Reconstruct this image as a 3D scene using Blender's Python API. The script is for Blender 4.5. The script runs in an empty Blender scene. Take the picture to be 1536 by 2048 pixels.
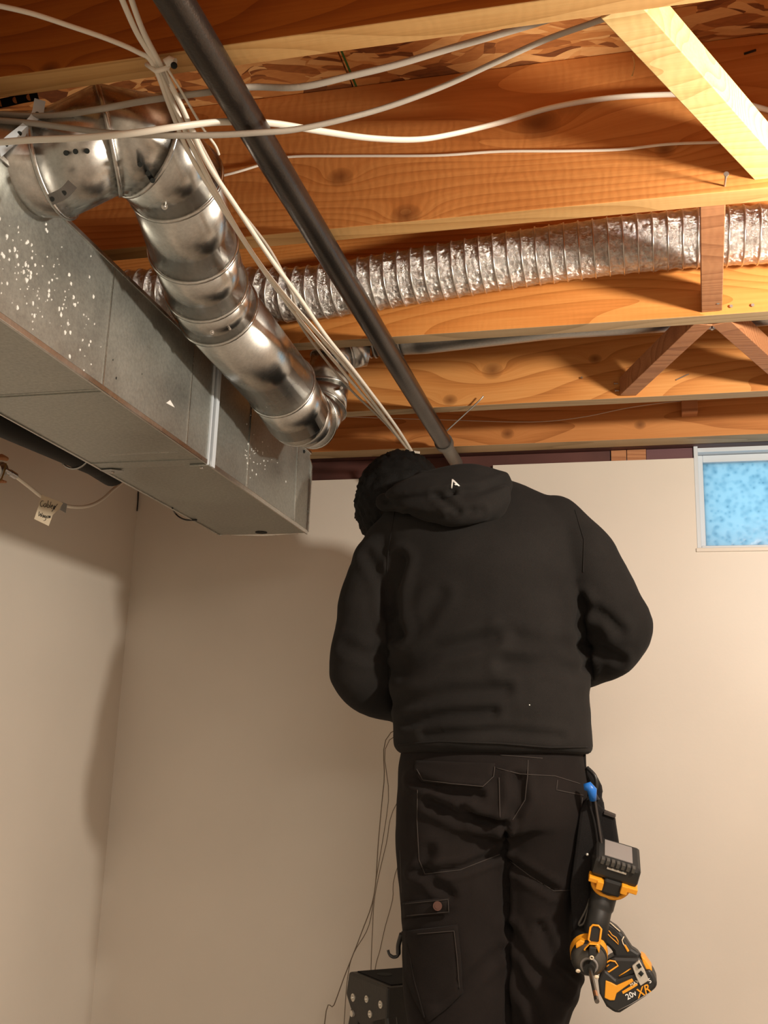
import bpy, bmesh, math, random
from mathutils import Vector, Matrix, noise
random.seed(7)
SC = bpy.context.scene
COL = SC.collection
# ------------------------------------------------------------------ camera
FPX = 2058.8; CX, SX = math.cos(.236504), math.sin(.236504)
CY, SY = math.cos(.0328350), math.sin(.0328350)
CZ, SZ = math.cos(-.2465317), math.sin(-.2465317)
EYE = Vector((0, 0, 1.5))
FW = Vector((SZ*CX, CZ*CX, SX)); RT0 = Vector((CZ, -SZ, 0)); UP0 = RT0.cross(FW)
RT = RT0*CY + UP0*SY; UP = -RT0*SY + UP0*CY
cam_d = bpy.data.cameras.new('camera'); cam = bpy.data.objects.new('camera', cam_d); COL.objects.link(cam)
cam_d.sensor_fit = 'HORIZONTAL'; cam_d.sensor_width = 36; cam_d.lens = FPX/1536*36; cam_d.clip_start = .02
M = Matrix((RT, UP, -FW)).transposed().to_4x4(); M.translation = EYE
cam.matrix_world = M; SC.camera = cam
# ------------------------------------------------------------------ world (overcast blue daylight outside the window)
W = bpy.data.worlds.new('world'); SC.world = W; W.use_nodes = True
bg = W.node_tree.nodes['Background']; bg.inputs[0].default_value = (.36, .76, 1.0, 1); bg.inputs[1].default_value = .68
# ------------------------------------------------------------------ lamps
def lamp(name, loc, power, col, r):
    d = bpy.data.lights.new(name, 'POINT'); d.energy = power; d.color = col; d.shadow_soft_size = r
    o = bpy.data.objects.new(name, d); o.location = loc; COL.objects.link(o); return o
lamp('work_light', (.60, 1.14, 2.10), 33, (1, .90, .76), .04)
ad = bpy.data.lights.new('ceiling_fill', 'AREA'); ad.energy = 26; ad.color = (1, .90, .76); ad.size = 1.2
ao = bpy.data.objects.new('ceiling_fill', ad); ao.location = (.5, -.75, 2.235); COL.objects.link(ao)  # soft fill light added under the joists behind the viewer, no known fixture
SC.view_settings.view_transform = 'Standard'; SC.view_settings.look = 'None'
SC.view_settings.gamma = 1; SC.view_settings.exposure = .93; SC.view_settings.use_curve_mapping = False
SC.cycles.max_bounces = 8

# ------------------------------------------------------------------ helpers: a point on the sight line through a pixel, at a real depth / height
def ray(x, y): return FW + RT*((x-768)/FPX) + UP*((1024-y)/FPX)
def aty(x, y, Y): d = ray(x, y); return EYE + d*(Y/d.y)
def atz(x, y, z): d = ray(x, y); return EYE + d*((z-1.5)/d.z)
def atx(x, y, X): d = ray(x, y); return EYE + d*(X/d.x)
def atd(x, y, D): return EYE + ray(x, y)*D
PPM = 1/FPX
# ------------------------------------------------------------------ materials
MATS = {}
def newmat(name):
    m = bpy.data.materials.new(name); m.use_nodes = True; MATS[name] = m
    nt = m.node_tree; b = nt.nodes['Principled BSDF']
    return m, nt, b
def N(nt, t, **kw):
    n = nt.nodes.new(t)
    for k, v in kw.items():
        if k.startswith('i_'):
            key = k[2:]; key = int(key) if key.isdigit() else key
            n.inputs[key].default_value = v
        else: setattr(n, k, v)
    return n
def L(nt, a, b): nt.links.new(a, b)
def ramp(nt, stops, fac=None):
    r = nt.nodes.new('ShaderNodeValToRGB'); e = r.color_ramp.elements
    while len(e) < len(stops): e.new(.5)
    for i, (p, c) in enumerate(stops): e[i].position = p; e[i].color = (*c, 1)
    if fac is not None: L(nt, fac, r.inputs[0])
    return r
def coords(nt, scale=(1, 1, 1), kind='Object', loc=(0, 0, 0), rot=(0, 0, 0)):
    tc = N(nt, 'ShaderNodeTexCoord'); mp = N(nt, 'ShaderNodeMapping')
    mp.inputs['Scale'].default_value = scale; mp.inputs['Location'].default_value = loc; mp.inputs['Rotation'].default_value = rot
    L(nt, tc.outputs[kind], mp.inputs[0]); return mp.outputs[0]
def bump(nt, b, h, strength=.3, dist=.002, prev=None):
    n = N(nt, 'ShaderNodeBump'); n.inputs['Strength'].default_value = strength; n.inputs['Distance'].default_value = dist
    L(nt, h, n.inputs['Height'])
    if prev is not None: L(nt, prev, n.inputs['Normal'])
    L(nt, n.outputs[0], b.inputs['Normal']); return n.outputs[0]
def mth(nt, op, a, b=None, c=None, clamp=False):
    n = N(nt, 'ShaderNodeMath', operation=op, use_clamp=clamp)
    for i, v in enumerate((a, b, c)):
        if v is None: continue
        if isinstance(v, (int, float)): n.inputs[i].default_value = v
        else: L(nt, v, n.inputs[i])
    return n.outputs[0]
def simple(name, col, rough=.5, metal=0, bs=0, bscale=200, spec=.5, var=0):
    m, nt, b = newmat(name)
    b.inputs['Base Color'].default_value = (*col, 1); b.inputs['Roughness'].default_value = rough
    b.inputs['Metallic'].default_value = metal; b.inputs['Specular IOR Level'].default_value = spec
    if bs or var:
        n = N(nt, 'ShaderNodeTexNoise', i_Scale=bscale, i_Detail=3.0); L(nt, coords(nt), n.inputs['Vector'])
        if bs: bump(nt, b, n.outputs[0], bs, .001)
        if var:
            n2 = N(nt, 'ShaderNodeTexNoise', i_Scale=6.0, i_Detail=4.0); L(nt, coords(nt), n2.inputs['Vector'])
            r = ramp(nt, [(.3, tuple(c*(1-var) for c in col)), (.7, tuple(min(1, c*(1+var)) for c in col))], n2.outputs[0])
            L(nt, r.outputs[0], b.inputs['Base Color'])
    return m
def wood(name, dark, mid, light, knots=(), axis='x', fine=1.0, ringscale=26, saw=.25, rough=.62):
    m, nt, b = newmat(name)
    tc = N(nt, 'ShaderNodeTexCoord'); sep = N(nt, 'ShaderNodeSeparateXYZ'); L(nt, tc.outputs['Object'], sep.inputs[0])
    x, y, z = sep.outputs
    if axis == 'y': x, y = y, x
    warp = None; kmask = None
    for (kx, kz, kr) in knots:
        dx = mth(nt, 'MULTIPLY', mth(nt, 'SUBTRACT', x, kx), .45); dz = mth(nt, 'SUBTRACT', z, kz)
        d2 = mth(nt, 'ADD', mth(nt, 'MULTIPLY', dx, dx), mth(nt, 'MULTIPLY', dz, dz))
        w = mth(nt, 'DIVIDE', kr*kr*2.2, mth(nt, 'ADD', d2, kr*kr*1.2))
        w = mth(nt, 'MULTIPLY', w, kr*1.3)
        warp = w if warp is None else mth(nt, 'ADD', warp, w)
        dx2 = mth(nt, 'MULTIPLY', mth(nt, 'SUBTRACT', x, kx), .8)
        dd = mth(nt, 'SQRT', mth(nt, 'ADD', mth(nt, 'MULTIPLY', dx2, dx2), mth(nt, 'MULTIPLY', dz, dz)))
        km = mth(nt, 'SUBTRACT', 1.0, mth(nt, 'DIVIDE', dd, kr), clamp=True)
        kmask = km if kmask is None else mth(nt, 'MAXIMUM', kmask, km)
    zz = z if warp is None else mth(nt, 'ADD', z, warp)
    comb = N(nt, 'ShaderNodeCombineXYZ')
    rnd = N(nt, 'ShaderNodeObjectInfo').outputs['Random']
    L(nt, mth(nt, 'ADD', mth(nt, 'MULTIPLY', x, .3), mth(nt, 'MULTIPLY', rnd, 17)), comb.inputs[0])
    L(nt, mth(nt, 'MULTIPLY', y, 2.2), comb.inputs[1]); L(nt, mth(nt, 'MULTIPLY', zz, 2.2), comb.inputs[2])
    lown = N(nt, 'ShaderNodeTexNoise', i_Scale=2.0, i_Detail=2.0, i_Roughness=.4); L(nt, comb.outputs[0], lown.inputs['Vector'])
    rings = mth(nt, 'MULTIPLY', mth(nt, 'ADD', mth(nt, 'MULTIPLY', zz, 1.6), mth(nt, 'MULTIPLY', lown.outputs[0], 1.15)), ringscale)
    rings = mth(nt, 'ADD', rings, mth(nt, 'MULTIPLY', y, ringscale*1.4))
    saw_ = mth(nt, 'FRACT', rings); saw2 = mth(nt, 'POWER', saw_, 2.2)
    comb2 = N(nt, 'ShaderNodeCombineXYZ'); L(nt, mth(nt, 'MULTIPLY', x, 7), comb2.inputs[0])
    L(nt, mth(nt, 'MULTIPLY', y, 260), comb2.inputs[1]); L(nt, mth(nt, 'MULTIPLY', zz, 260), comb2.inputs[2])
    fin = N(nt, 'ShaderNodeTexNoise', i_Scale=1.0, i_Detail=3.0, i_Roughness=.6); L(nt, comb2.outputs[0], fin.inputs['Vector'])
    blot = N(nt, 'ShaderNodeTexNoise', i_Scale=3.5, i_Detail=3.0); L(nt, tc.outputs['Object'], blot.inputs['Vector'])
    f = mth(nt, 'ADD', mth(nt, 'MULTIPLY', saw2, .34), mth(nt, 'MULTIPLY', fin.outputs[0], .42))
    f = mth(nt, 'ADD', f, mth(nt, 'MULTIPLY', blot.outputs[0], .38))
    r = ramp(nt, [(.28, light), (.58, mid), (.92, dark)], f)
    out = r.outputs[0]
    if kmask is not None:
        mx = N(nt, 'ShaderNodeMixRGB'); mx.inputs[2].default_value = (dark[0]*.35, dark[1]*.3, dark[2]*.3, 1)
        L(nt, mth(nt, 'MULTIPLY', mth(nt, 'POWER', kmask, .6), .75), mx.inputs[0]); L(nt, out, mx.inputs[1]); out = mx.outputs[0]
    L(nt, out, b.inputs['Base Color']); b.inputs['Roughness'].default_value = rough; b.inputs['Specular IOR Level'].default_value = .25
    p = bump(nt, b, f, .35*fine, .0015)
    if saw:
        wv = N(nt, 'ShaderNodeTexWave', i_Scale=24.0, i_Distortion=7.0, i_Detail=3.0)
        wv.bands_direction = 'Y' if axis == 'y' else 'X'
        L(nt, tc.outputs['Object'], wv.inputs['Vector']); bump(nt, b, wv.outputs[0], saw, .0008, p)
    return m
def osb():
    m, nt, b = newmat('oriented_strand_board')
    src = coords(nt, (1, 1, 1)); wn = N(nt, 'ShaderNodeTexNoise', i_Scale=5.0, i_Detail=2.0); L(nt, src, wn.inputs['Vector'])
    add = N(nt, 'ShaderNodeMixRGB', blend_type='ADD'); add.inputs[0].default_value = .16; L(nt, src, add.inputs[1]); L(nt, wn.outputs['Color'], add.inputs[2])
    cols = []
    for sc, rot, st in ((24, .5, (1, 2.6, 1)), (34, -.7, (1, 3.6, 1)), (17, 1.3, (1, 3.0, 1))):
        mp = N(nt, 'ShaderNodeMapping'); mp.inputs['Rotation'].default_value = (0, 0, rot); mp.inputs['Scale'].default_value = st
        L(nt, add.outputs[0], mp.inputs[0])
        v = N(nt, 'ShaderNodeTexVoronoi', i_Scale=float(sc), i_Randomness=1.0); v.voronoi_dimensions = '2D'; L(nt, mp.outputs[0], v.inputs['Vector']); cols.append(v)
    s1 = N(nt, 'ShaderNodeSeparateColor'); L(nt, cols[0].outputs['Color'], s1.inputs[0])
    s2 = N(nt, 'ShaderNodeSeparateColor'); L(nt, cols[1].outputs['Color'], s2.inputs[0])
    s3 = N(nt, 'ShaderNodeSeparateColor'); L(nt, cols[2].outputs['Color'], s3.inputs[0])
    sel = mth(nt, 'GREATER_THAN', s1.outputs[1], .5); sel2 = mth(nt, 'GREATER_THAN', s3.outputs[1], .62)
    a = N(nt, 'ShaderNodeMix'); L(nt, sel, a.inputs[0]); L(nt, s1.outputs[0], a.inputs[2]); L(nt, s2.outputs[0], a.inputs[3])
    a2 = N(nt, 'ShaderNodeMix'); L(nt, sel2, a2.inputs[0]); L(nt, a.outputs[0], a2.inputs[2]); L(nt, s3.outputs[0], a2.inputs[3])
    fn = N(nt, 'ShaderNodeTexNoise', i_Scale=60.0, i_Detail=4.0); L(nt, coords(nt, (1, 3, 1)), fn.inputs['Vector'])
    f = mth(nt, 'ADD', mth(nt, 'MULTIPLY', a2.outputs[0], .8), mth(nt, 'MULTIPLY', fn.outputs[0], .25))
    r = ramp(nt, [(.12, (.16, .05, .015)), (.35, (.42, .15, .04)), (.6, (.62, .27, .08)), (.95, (.80, .47, .19))], f)
    L(nt, r.outputs[0], b.inputs['Base Color']); b.inputs['Roughness'].default_value = .6
    bump(nt, b, f, .7, .004); return m
def galv(name, base=(.62, .62, .60), rough=.36, spangle=.25, specks=None, metal=1.0):
    m, nt, b = newmat(name)
    v = N(nt, 'ShaderNodeTexNoise', i_Scale=170.0, i_Detail=3.0, i_Roughness=.7); L(nt, coords(nt), v.inputs['Vector'])
    n = N(nt, 'ShaderNodeTexNoise', i_Scale=5.0, i_Detail=5.0, i_Roughness=.6); L(nt, coords(nt), n.inputs['Vector'])
    f = mth(nt, 'ADD', mth(nt, 'MULTIPLY', v.outputs[0], .5), mth(nt, 'MULTIPLY', n.outputs[0], .5))
    r = ramp(nt, [(.35, tuple(c*(1-spangle) for c in base)), (.65, tuple(min(1, c*(1+spangle*.5)) for c in base))], f)
    rr = N(nt, 'ShaderNodeMapRange', i_1=.3, i_2=.7, i_3=rough-.08, i_4=rough+.12); L(nt, n.outputs[0], rr.inputs[0])
    b.inputs['Metallic'].default_value = metal
    col = r.outputs[0]; L(nt, rr.outputs[0], b.inputs['Roughness'])
    if specks is not None:
        tc = N(nt, 'ShaderNodeTexCoord'); sep = N(nt, 'ShaderNodeSeparateXYZ'); L(nt, tc.outputs['Object'], sep.inputs[0])
        vo = N(nt, 'ShaderNodeTexVoronoi', i_Scale=112.0); L(nt, coords(nt), vo.inputs['Vector'])
        sz = N(nt, 'ShaderNodeSeparateColor'); L(nt, vo.outputs['Color'], sz.inputs[0])
        dot = mth(nt, 'LESS_THAN', vo.outputs['Distance'], mth(nt, 'MULTIPLY', mth(nt, 'POWER', sz.outputs[0], 3.6), .44))
        mask = None
        for y0, y1 in specks:
            g = mth(nt, 'MULTIPLY', mth(nt, 'GREATER_THAN', sep.outputs[1], y0), mth(nt, 'LESS_THAN', sep.outputs[1], y1))
            mask = g if mask is None else mth(nt, 'ADD', mask, g)
        cl = N(nt, 'ShaderNodeTexNoise', i_Scale=14.0, i_Detail=1.0); L(nt, coords(nt), cl.inputs['Vector'])
        mask = mth(nt, 'MULTIPLY', mask, mth(nt, 'GREATER_THAN', cl.outputs[0], .475))
        dot = mth(nt, 'MULTIPLY', dot, mask, clamp=True)
        mx = N(nt, 'ShaderNodeMixRGB'); mx.inputs[2].default_value = (.80, .76, .68, 1); L(nt, dot, mx.inputs[0]); L(nt, col, mx.inputs[1]); col = mx.outputs[0]
        L(nt, mth(nt, 'MULTIPLY', mth(nt, 'SUBTRACT', 1.0, dot), metal), b.inputs['Metallic'])
    L(nt, col, b.inputs['Base Color']); bump(nt, b, f, .12, .001); return m
def foil():
    m, nt, b = newmat('crinkled_foil')
    b.inputs['Metallic'].default_value = 1; b.inputs['Roughness'].default_value = .2; b.inputs['Base Color'].default_value = (.82, .80, .77, 1)
    n = N(nt, 'ShaderNodeTexNoise', i_Scale=95.0, i_Detail=7.0, i_Roughness=.7, i_Distortion=1.2); L(nt, coords(nt, (1, 1, 1)), n.inputs['Vector'])
    v = N(nt, 'ShaderNodeTexVoronoi', i_Scale=80.0); v.feature = 'DISTANCE_TO_EDGE'; L(nt, n.outputs['Color'], v.inputs['Vector'])
    v2 = N(nt, 'ShaderNodeTexVoronoi', i_Scale=90.0); v2.feature = 'F1'; L(nt, coords(nt, (1.4, 1, .6)), v2.inputs['Vector'])
    h = mth(nt, 'ADD', n.outputs[0], mth(nt, 'MULTIPLY', v2.outputs['Distance'], .8))
    bump(nt, b, h, .75, .008); return m
def paint(name, col, rough=.42):
    m, nt, b = newmat(name)
    n = N(nt, 'ShaderNodeTexNoise', i_Scale=2.2, i_Detail=5.0); L(nt, coords(nt), n.inputs['Vector'])
    r = ramp(nt, [(.3, tuple(c*.94 for c in col)), (.7, tuple(min(1, c*1.04) for c in col))], n.outputs[0]); L(nt, r.outputs[0], b.inputs['Base Color'])
    b.inputs['Roughness'].default_value = rough
    n2 = N(nt, 'ShaderNodeTexNoise', i_Scale=130.0, i_Detail=3.0); L(nt, coords(nt), n2.inputs['Vector'])
    bump(nt, b, n2.outputs[0], .10, .0012); return m
def fabric(name, col, sc=900, rough=.95, var=.3):
    m, nt, b = newmat(name)
    n = N(nt, 'ShaderNodeTexNoise', i_Scale=float(sc), i_Detail=2.0); L(nt, coords(nt), n.inputs['Vector'])
    n2 = N(nt, 'ShaderNodeTexNoise', i_Scale=9.0, i_Detail=4.0); L(nt, coords(nt), n2.inputs['Vector'])
    f = mth(nt, 'ADD', mth(nt, 'MULTIPLY', n.outputs[0], .5), mth(nt, 'MULTIPLY', n2.outputs[0], .5))
    r = ramp(nt, [(.35, tuple(c*(1-var) for c in col)), (.65, tuple(c*(1+var) for c in col))], f); L(nt, r.outputs[0], b.inputs['Base Color'])
    b.inputs['Roughness'].default_value = rough; b.inputs['Specular IOR Level'].default_value = .15
    b.inputs['Sheen Weight'].default_value = .02; b.inputs['Sheen Roughness'].default_value = .5
    bump(nt, b, n.outputs[0], .25, .0008); return m
def window_glass():
    m, nt, b = newmat('obscure_glass')
    out = nt.nodes['Material Output']
    v = N(nt, 'ShaderNodeTexVoronoi', i_Scale=85.0, i_Randomness=1.0); v.feature = 'SMOOTH_F1'; L(nt, coords(nt), v.inputs['Vector'])
    n = N(nt, 'ShaderNodeTexNoise', i_Scale=24.0, i_Detail=4.0, i_Distortion=1.0); L(nt, coords(nt), n.inputs['Vector'])
    f = mth(nt, 'ADD', mth(nt, 'MULTIPLY', v.outputs['Distance'], .75), mth(nt, 'MULTIPLY', n.outputs[0], .6))
    r = ramp(nt, [(.26, (.40, .54, .60)), (.46, (.70, .80, .84)), (.7, (.95, .97, .97))], f)
    tr = N(nt, 'ShaderNodeBsdfTranslucent'); L(nt, r.outputs[0], tr.inputs[0])
    gl = N(nt, 'ShaderNodeBsdfGlossy'); gl.inputs['Roughness'].default_value = .15
    mx = N(nt, 'ShaderNodeMixShader'); mx.inputs[0].default_value = .06; L(nt, tr.outputs[0], mx.inputs[1]); L(nt, gl.outputs[0], mx.inputs[2])
    L(nt, mx.outputs[0], out.inputs[0])
    bn = N(nt, 'ShaderNodeBump'); bn.inputs['Strength'].default_value = .6; L(nt, f, bn.inputs['Height']); L(nt, bn.outputs[0], gl.inputs['Normal'])
    return m

WD, WM, WL = (.40, .135, .032), (.57, .215, .055), (.67, .29, .085)
m_osb = osb()
m_wall = paint('cream_wall_paint', (.74, .68, .60), .46)
m_floor = simple('grey_concrete', (.34, .31, .27), .8, bs=.3, bscale=60, var=.15)
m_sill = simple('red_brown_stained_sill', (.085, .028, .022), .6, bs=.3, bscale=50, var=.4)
m_rim = wood('orange_rim_wood', (.35, .10, .02), (.6, .2, .05), (.72, .3, .08))
m_brace = wood('pale_yellow_brace_wood', (.52, .32, .12), (.70, .48, .20), (.78, .58, .28), saw=.1, ringscale=30)
m_brace2 = wood('brown_brace_wood', (.26, .10, .04), (.42, .18, .08), (.55, .26, .12), saw=.1)
m_galv = galv('galvanised_duct_steel', (.38, .39, .36), .36, .30, metal=.72)
m_round = galv('galvanised_round_pipe', (.62, .61, .58), .27, .2)
m_boot = galv('dull_grey_pipe_steel', (.45, .45, .44), .4, .2)
m_foil = foil()
m_wire = simple('bright_spiral_wire', (.75, .72, .68), .3, 1)
m_iron = simple('black_iron_pipe', (.055, .045, .038), .3, .75, bs=.35, bscale=260, var=.35)
m_iron2 = simple('greyed_iron_pipe', (.16, .145, .125), .5, .4, bs=.2, bscale=200, var=.2)
m_white_cable = simple('white_cable_jacket', (.82, .76, .66), .4)
m_nm = simple('dusty_grey_cable_sheath', (.42, .37, .31), .5, bs=.2, bscale=150, var=.2)
m_thinw = simple('thin_pinkish_white_wire', (.62, .50, .40), .5)
m_black_pl = simple('black_plastic', (.018, .018, .018), .38)
m_abs = simple('black_drain_pipe_plastic', (.012, .011, .010), .6, spec=.2)
m_tag = simple('cream_paper_tag', (.80, .68, .50), .8)
m_ink = simple('black_ink', (.02, .02, .02), .6)
m_brass = simple('old_brass', (.45, .30, .10), .4, 1)
m_conn = simple('silver_connector', (.6, .6, .62), .3, 1)
m_dark = simple('dark_opening', (.01, .012, .01), .9)
m_winframe = simple('pale_blue_grey_window_frame', (.62, .68, .74), .4)
m_glass = window_glass()
m_hoodie = fabric('black_fleece', (.016, .0145, .0135))
m_pants = fabric('charcoal_work_cloth', (.0145, .0115, .0105), 1300)
m_stitch = simple('grey_brown_stitching', (.042, .034, .030), .9)
m_hair = simple('black_curly_hair', (.006, .0055, .005), .75, bs=.9, bscale=320, spec=.2)
m_skin = simple('warm_skin', (.36, .19, .12), .5, bs=.1, bscale=400)
m_logo = simple('white_print', (.85, .85, .82), .5)
m_lad = simple('dark_brown_black_ladder_paint', (.022, .02, .017), .45, bs=.3, bscale=180)
m_rivet = simple('bare_rivet_metal', (.72, .68, .60), .35, .6)
m_yel = simple('tool_yellow', (.85, .36, .02), .4)
m_rub = simple('tool_black_rubber', (.014, .014, .013), .5)
m_tgrey = simple('tool_dark_grey_metal', (.10, .095, .085), .4, .5)
m_tgrey2 = simple('grey_sticker', (.28, .26, .25), .5)
m_copper = simple('rust_copper_button', (.09, .04, .028), .45, .6)
m_bit = simple('bit_steel', (.22, .20, .18), .3, .9)
m_copperbit = simple('copper_bit_collar', (.75, .38, .2), .3, .9)
m_blue = simple('blue_pen_cap', (.02, .17, .62), .35)
m_pouch = fabric('black_nylon_pouch', (.013, .012, .012), 700)
m_nail = simple('nail_steel', (.5, .46, .42), .4, .8)
m_rope = simple('grey_hanging_wire', (.17, .13, .09), .6)
m_white = simple('white_sclera', (.7, .68, .62), .3)
m_green = simple('green_chalk_line', (.04, .14, .03), .8)

# ------------------------------------------------------------------ mesh building
class MB:
    def __init__(s): s.bm = bmesh.new()
    def quadbox(s, c8):
        v = [s.bm.verts.new(c) for c in c8]
        for f in ((0,3,2,1),(4,5,6,7),(0,1,5,4),(1,2,6,5),(2,3,7,6),(3,0,4,7)): s.bm.faces.new([v[i] for i in f])
        return s
    def box(s, a, b):
        (x0,y0,z0),(x1,y1,z1) = a, b
        return s.quadbox([(x0,y0,z0),(x1,y0,z0),(x1,y1,z0),(x0,y1,z0),(x0,y0,z1),(x1,y0,z1),(x1,y1,z1),(x0,y1,z1)])
    def obox(s, c, ax, ay, az):           # centre and three half-axis vectors
        c = Vector(c); P = []
        for k in (-1, 1):
            for i, j in ((-1,-1),(1,-1),(1,1),(-1,1)): P.append(c + ax*i + ay*j + az*k)
        return s.quadbox(P)
    def bar(s, a, b, w, h, up=Vector((0,0,1))):
        a, b = Vector(a), Vector(b); d = (b-a); side = d.cross(up).normalized(); u = side.cross(d).normalized()
        return s.obox((a+b)/2, side*w/2, d/2, u*h/2)
    def rings(s, R, cap=True, closed=False):
        vs = [[s.bm.verts.new(p) for p in r] for r in R]; n = len(vs[0])
        for i in range(len(vs)-1 + (1 if closed else 0)):
            a, b = vs[i], vs[(i+1) % len(vs)]
            for k in range(n): s.bm.faces.new((a[k], a[(k+1)%n], b[(k+1)%n], b[k]))
        if cap and not closed:
            s.bm.faces.new(vs[0][::-1]); s.bm.faces.new(vs[-1])
        return s
    def tube(s, pts, r, n=8, cap=True, flat=1.0, closed=False):
        pts = [Vector(p) for p in pts]; m = len(pts)
        rr = r if isinstance(r, (list, tuple)) else [r]*m
        T = []
        for i in range(m):
            a = pts[(i-1) % m] if closed else pts[max(0, i-1)]; b = pts[(i+1) % m] if closed else pts[min(m-1, i+1)]
            T.append((b-a).normalized())
        u = T[0].orthogonal().normalized() if abs(T[0].z) > .9 else T[0].cross(Vector((0,0,1))).normalized()
        R = []
        for i in range(m):
            u = (u - T[i]*u.dot(T[i])).normalized(); v = T[i].cross(u)
            R.append([pts[i] + (u*math.cos(2*math.pi*k/n) + v*math.sin(2*math.pi*k/n)*flat)*rr[i] for k in range(n)])
        return s.rings(R, cap, closed)
    def cyl(s, a, b, r, n=16, r2=None): return s.tube([a, b], [r, r if r2 is None else r2], n)
    def ball(s, c, r, seg=16):
        rx, ry, rz = (r, r, r) if not isinstance(r, (tuple, list)) else r
        mat = Matrix.Translation(c) @ Matrix.Diagonal((rx, ry, rz, 1))
        bmesh.ops.create_uvsphere(s.bm, u_segments=seg, v_segments=seg//2+2, radius=1, matrix=mat); return s
    def prism(s, poly, depth):            # 3-D outline, extruded by a vector
        n = len(poly); d = Vector(depth)
        a = [s.bm.verts.new(Vector(p)) for p in poly]; b = [s.bm.verts.new(Vector(p)+d) for p in poly]
        s.bm.faces.new(a[::-1]); s.bm.faces.new(b)
        for i in range(n): s.bm.faces.new((a[i], a[(i+1)%n], b[(i+1)%n], b[i]))
        return s
    def build(s, name, mat, parent=None, smooth=False, bevel=0, kind=None, label=None):
        bm = s.bm; bmesh.ops.recalc_face_normals(bm, faces=bm.faces)
        me = bpy.data.meshes.new(name)
        lo = Vector([min(v.co[i] for v in bm.verts) for i in range(3)]); hi = Vector([max(v.co[i] for v in bm.verts) for i in range(3)])
        o0 = Vector(((lo.x+hi.x)/2, (lo.y+hi.y)/2, lo.z))
        for v in bm.verts: v.co -= o0
        bm.to_mesh(me); bm.free()
        if smooth:
            me.shade_smooth()
            if smooth != 'all': me.set_sharp_from_angle(angle=math.radians(40))
        me.materials.append(mat)
        o = bpy.data.objects.new(name, me); COL.objects.link(o)
        o.location = o0
        if parent: setpar(o, parent)
        if bevel:
            b = o.modifiers.new('bevel', 'BEVEL'); b.width = bevel; b.segments = 2; b.limit_method = 'ANGLE'
        if kind: o['kind'] = kind
        if label: o['label'] = label
        return o
def wloc(o):
    v = Vector(o.location)
    return v + wloc(o.parent) if o.parent else v
def setpar(o, parent):
    o.parent = parent; o.location = Vector(o.location) - wloc(parent)
def tag(o, label, cat, group=None):
    o['label'] = label; o['category'] = cat
    if group: o['group'] = group
    return o
def thing(name, label, cat, loc, group=None):
    o = bpy.data.objects.new(name, None); COL.objects.link(o); o.location = loc; o.empty_display_size = .05
    return tag(o, label, cat, group)
def smooth_path(P, sub=6):
    P = [Vector(p) for p in P]; out = []
    for i in range(len(P)-1):
        p0 = P[max(0,i-1)]; p1 = P[i]; p2 = P[i+1]; p3 = P[min(len(P)-1,i+2)]
        for k in range(sub):
            t = k/sub
            out.append(.5*((2*p1)+(p2-p0)*t+(2*p0-5*p1+4*p2-p3)*t*t+(3*p1-p0-3*p2+p3)*t*t*t))
    out.append(P[-1]); return out

# ================================================================== STRUCTURE
ZJ = 2.266                    # underside of the joists
ZT = 2.5055                   # underside of the subfloor
XL, XR, YB, YF = -1.327, 2.4, 2.50, -2.6
def struct(name, mb, mat, **k): return mb.build(name, mat, kind='structure', **k)
struct('floor', MB().box((XL-.1, YF-.1, -.1), (XR+.1, YB+.2, 0)), m_floor)
struct('wall_left', MB().box((XL-.1, YF-.1, 0), (XL, YB+.2, ZT)), m_wall)
struct('wall_right', MB().box((XR, YF-.1, 0), (XR+.1, YB+.2, ZT)), m_wall)
struct('wall_rear', MB().box((XL, YF-.1, 0), (XR, YF, ZT)), m_wall)
wx0 = aty(1391, 1000, YB).x; wz0 = 1.5+.5135; wx1 = wx0+.81
xs = aty(986, 930, YB).x
wb = MB()
wb.box((XL, YB, 0), (xs, YB+.12, 2.212)).box((xs, YB, 0), (wx0-.0004, YB+.12, 2.236))
wb.box((wx0-.0004, YB, 0), (wx1, YB+.12, wz0)).box((wx1, YB, 0), (XR, YB+.12, 2.236))
struct('wall_back', wb, m_wall)
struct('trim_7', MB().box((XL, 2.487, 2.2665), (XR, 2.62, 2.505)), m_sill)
# window opening
fr = MB(); yw = YB+.045
zt = ZJ+.002
win = bpy.data.objects.new('window_1', None); COL.objects.link(win); win.location = (wx0, yw, wz0); win['kind'] = 'structure'
f = MB()
f.box((wx0, YB+.004, wz0), (wx0+.010, YB+.12, zt)).box((wx1-.010, YB+.004, wz0), (wx1, YB+.12, zt))
f.box((wx0+.010, YB+.004, wz0), (wx1-.010, YB+.12, wz0+.006)).box((wx0+.010, YB+.02, zt-.012), (wx1-.010, YB+.12, zt))
f.build('window_frame', m_winframe, win, bevel=.0015)
f = MB(); a, b = wx0+.011, wx1-.011; z0, z1 = wz0+.007, zt-.013
f.box((a, yw, z0), (a+.012, yw+.03, z1)).box((b-.012, yw, z0), (b, yw+.03, z1)).box((a+.012, yw, z0), (b-.012, yw+.03, z0+.004)).box((a+.012, yw, z1-.018), (b-.012, yw+.03, z1))
f.build('window_sash', m_winframe, win, bevel=.0015)
MB().box((a+.012, yw+.012, z0+.004), (b-.012, yw+.017, z1-.018)).build('pane', m_glass, win)
# chipped plaster lip below the window
struct('trim_1', MB().box((wx0-.003, YB-.004, wz0-.010), (wx1+.01, YB+.02, wz0-.001)), m_wall, bevel=.001)
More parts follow.
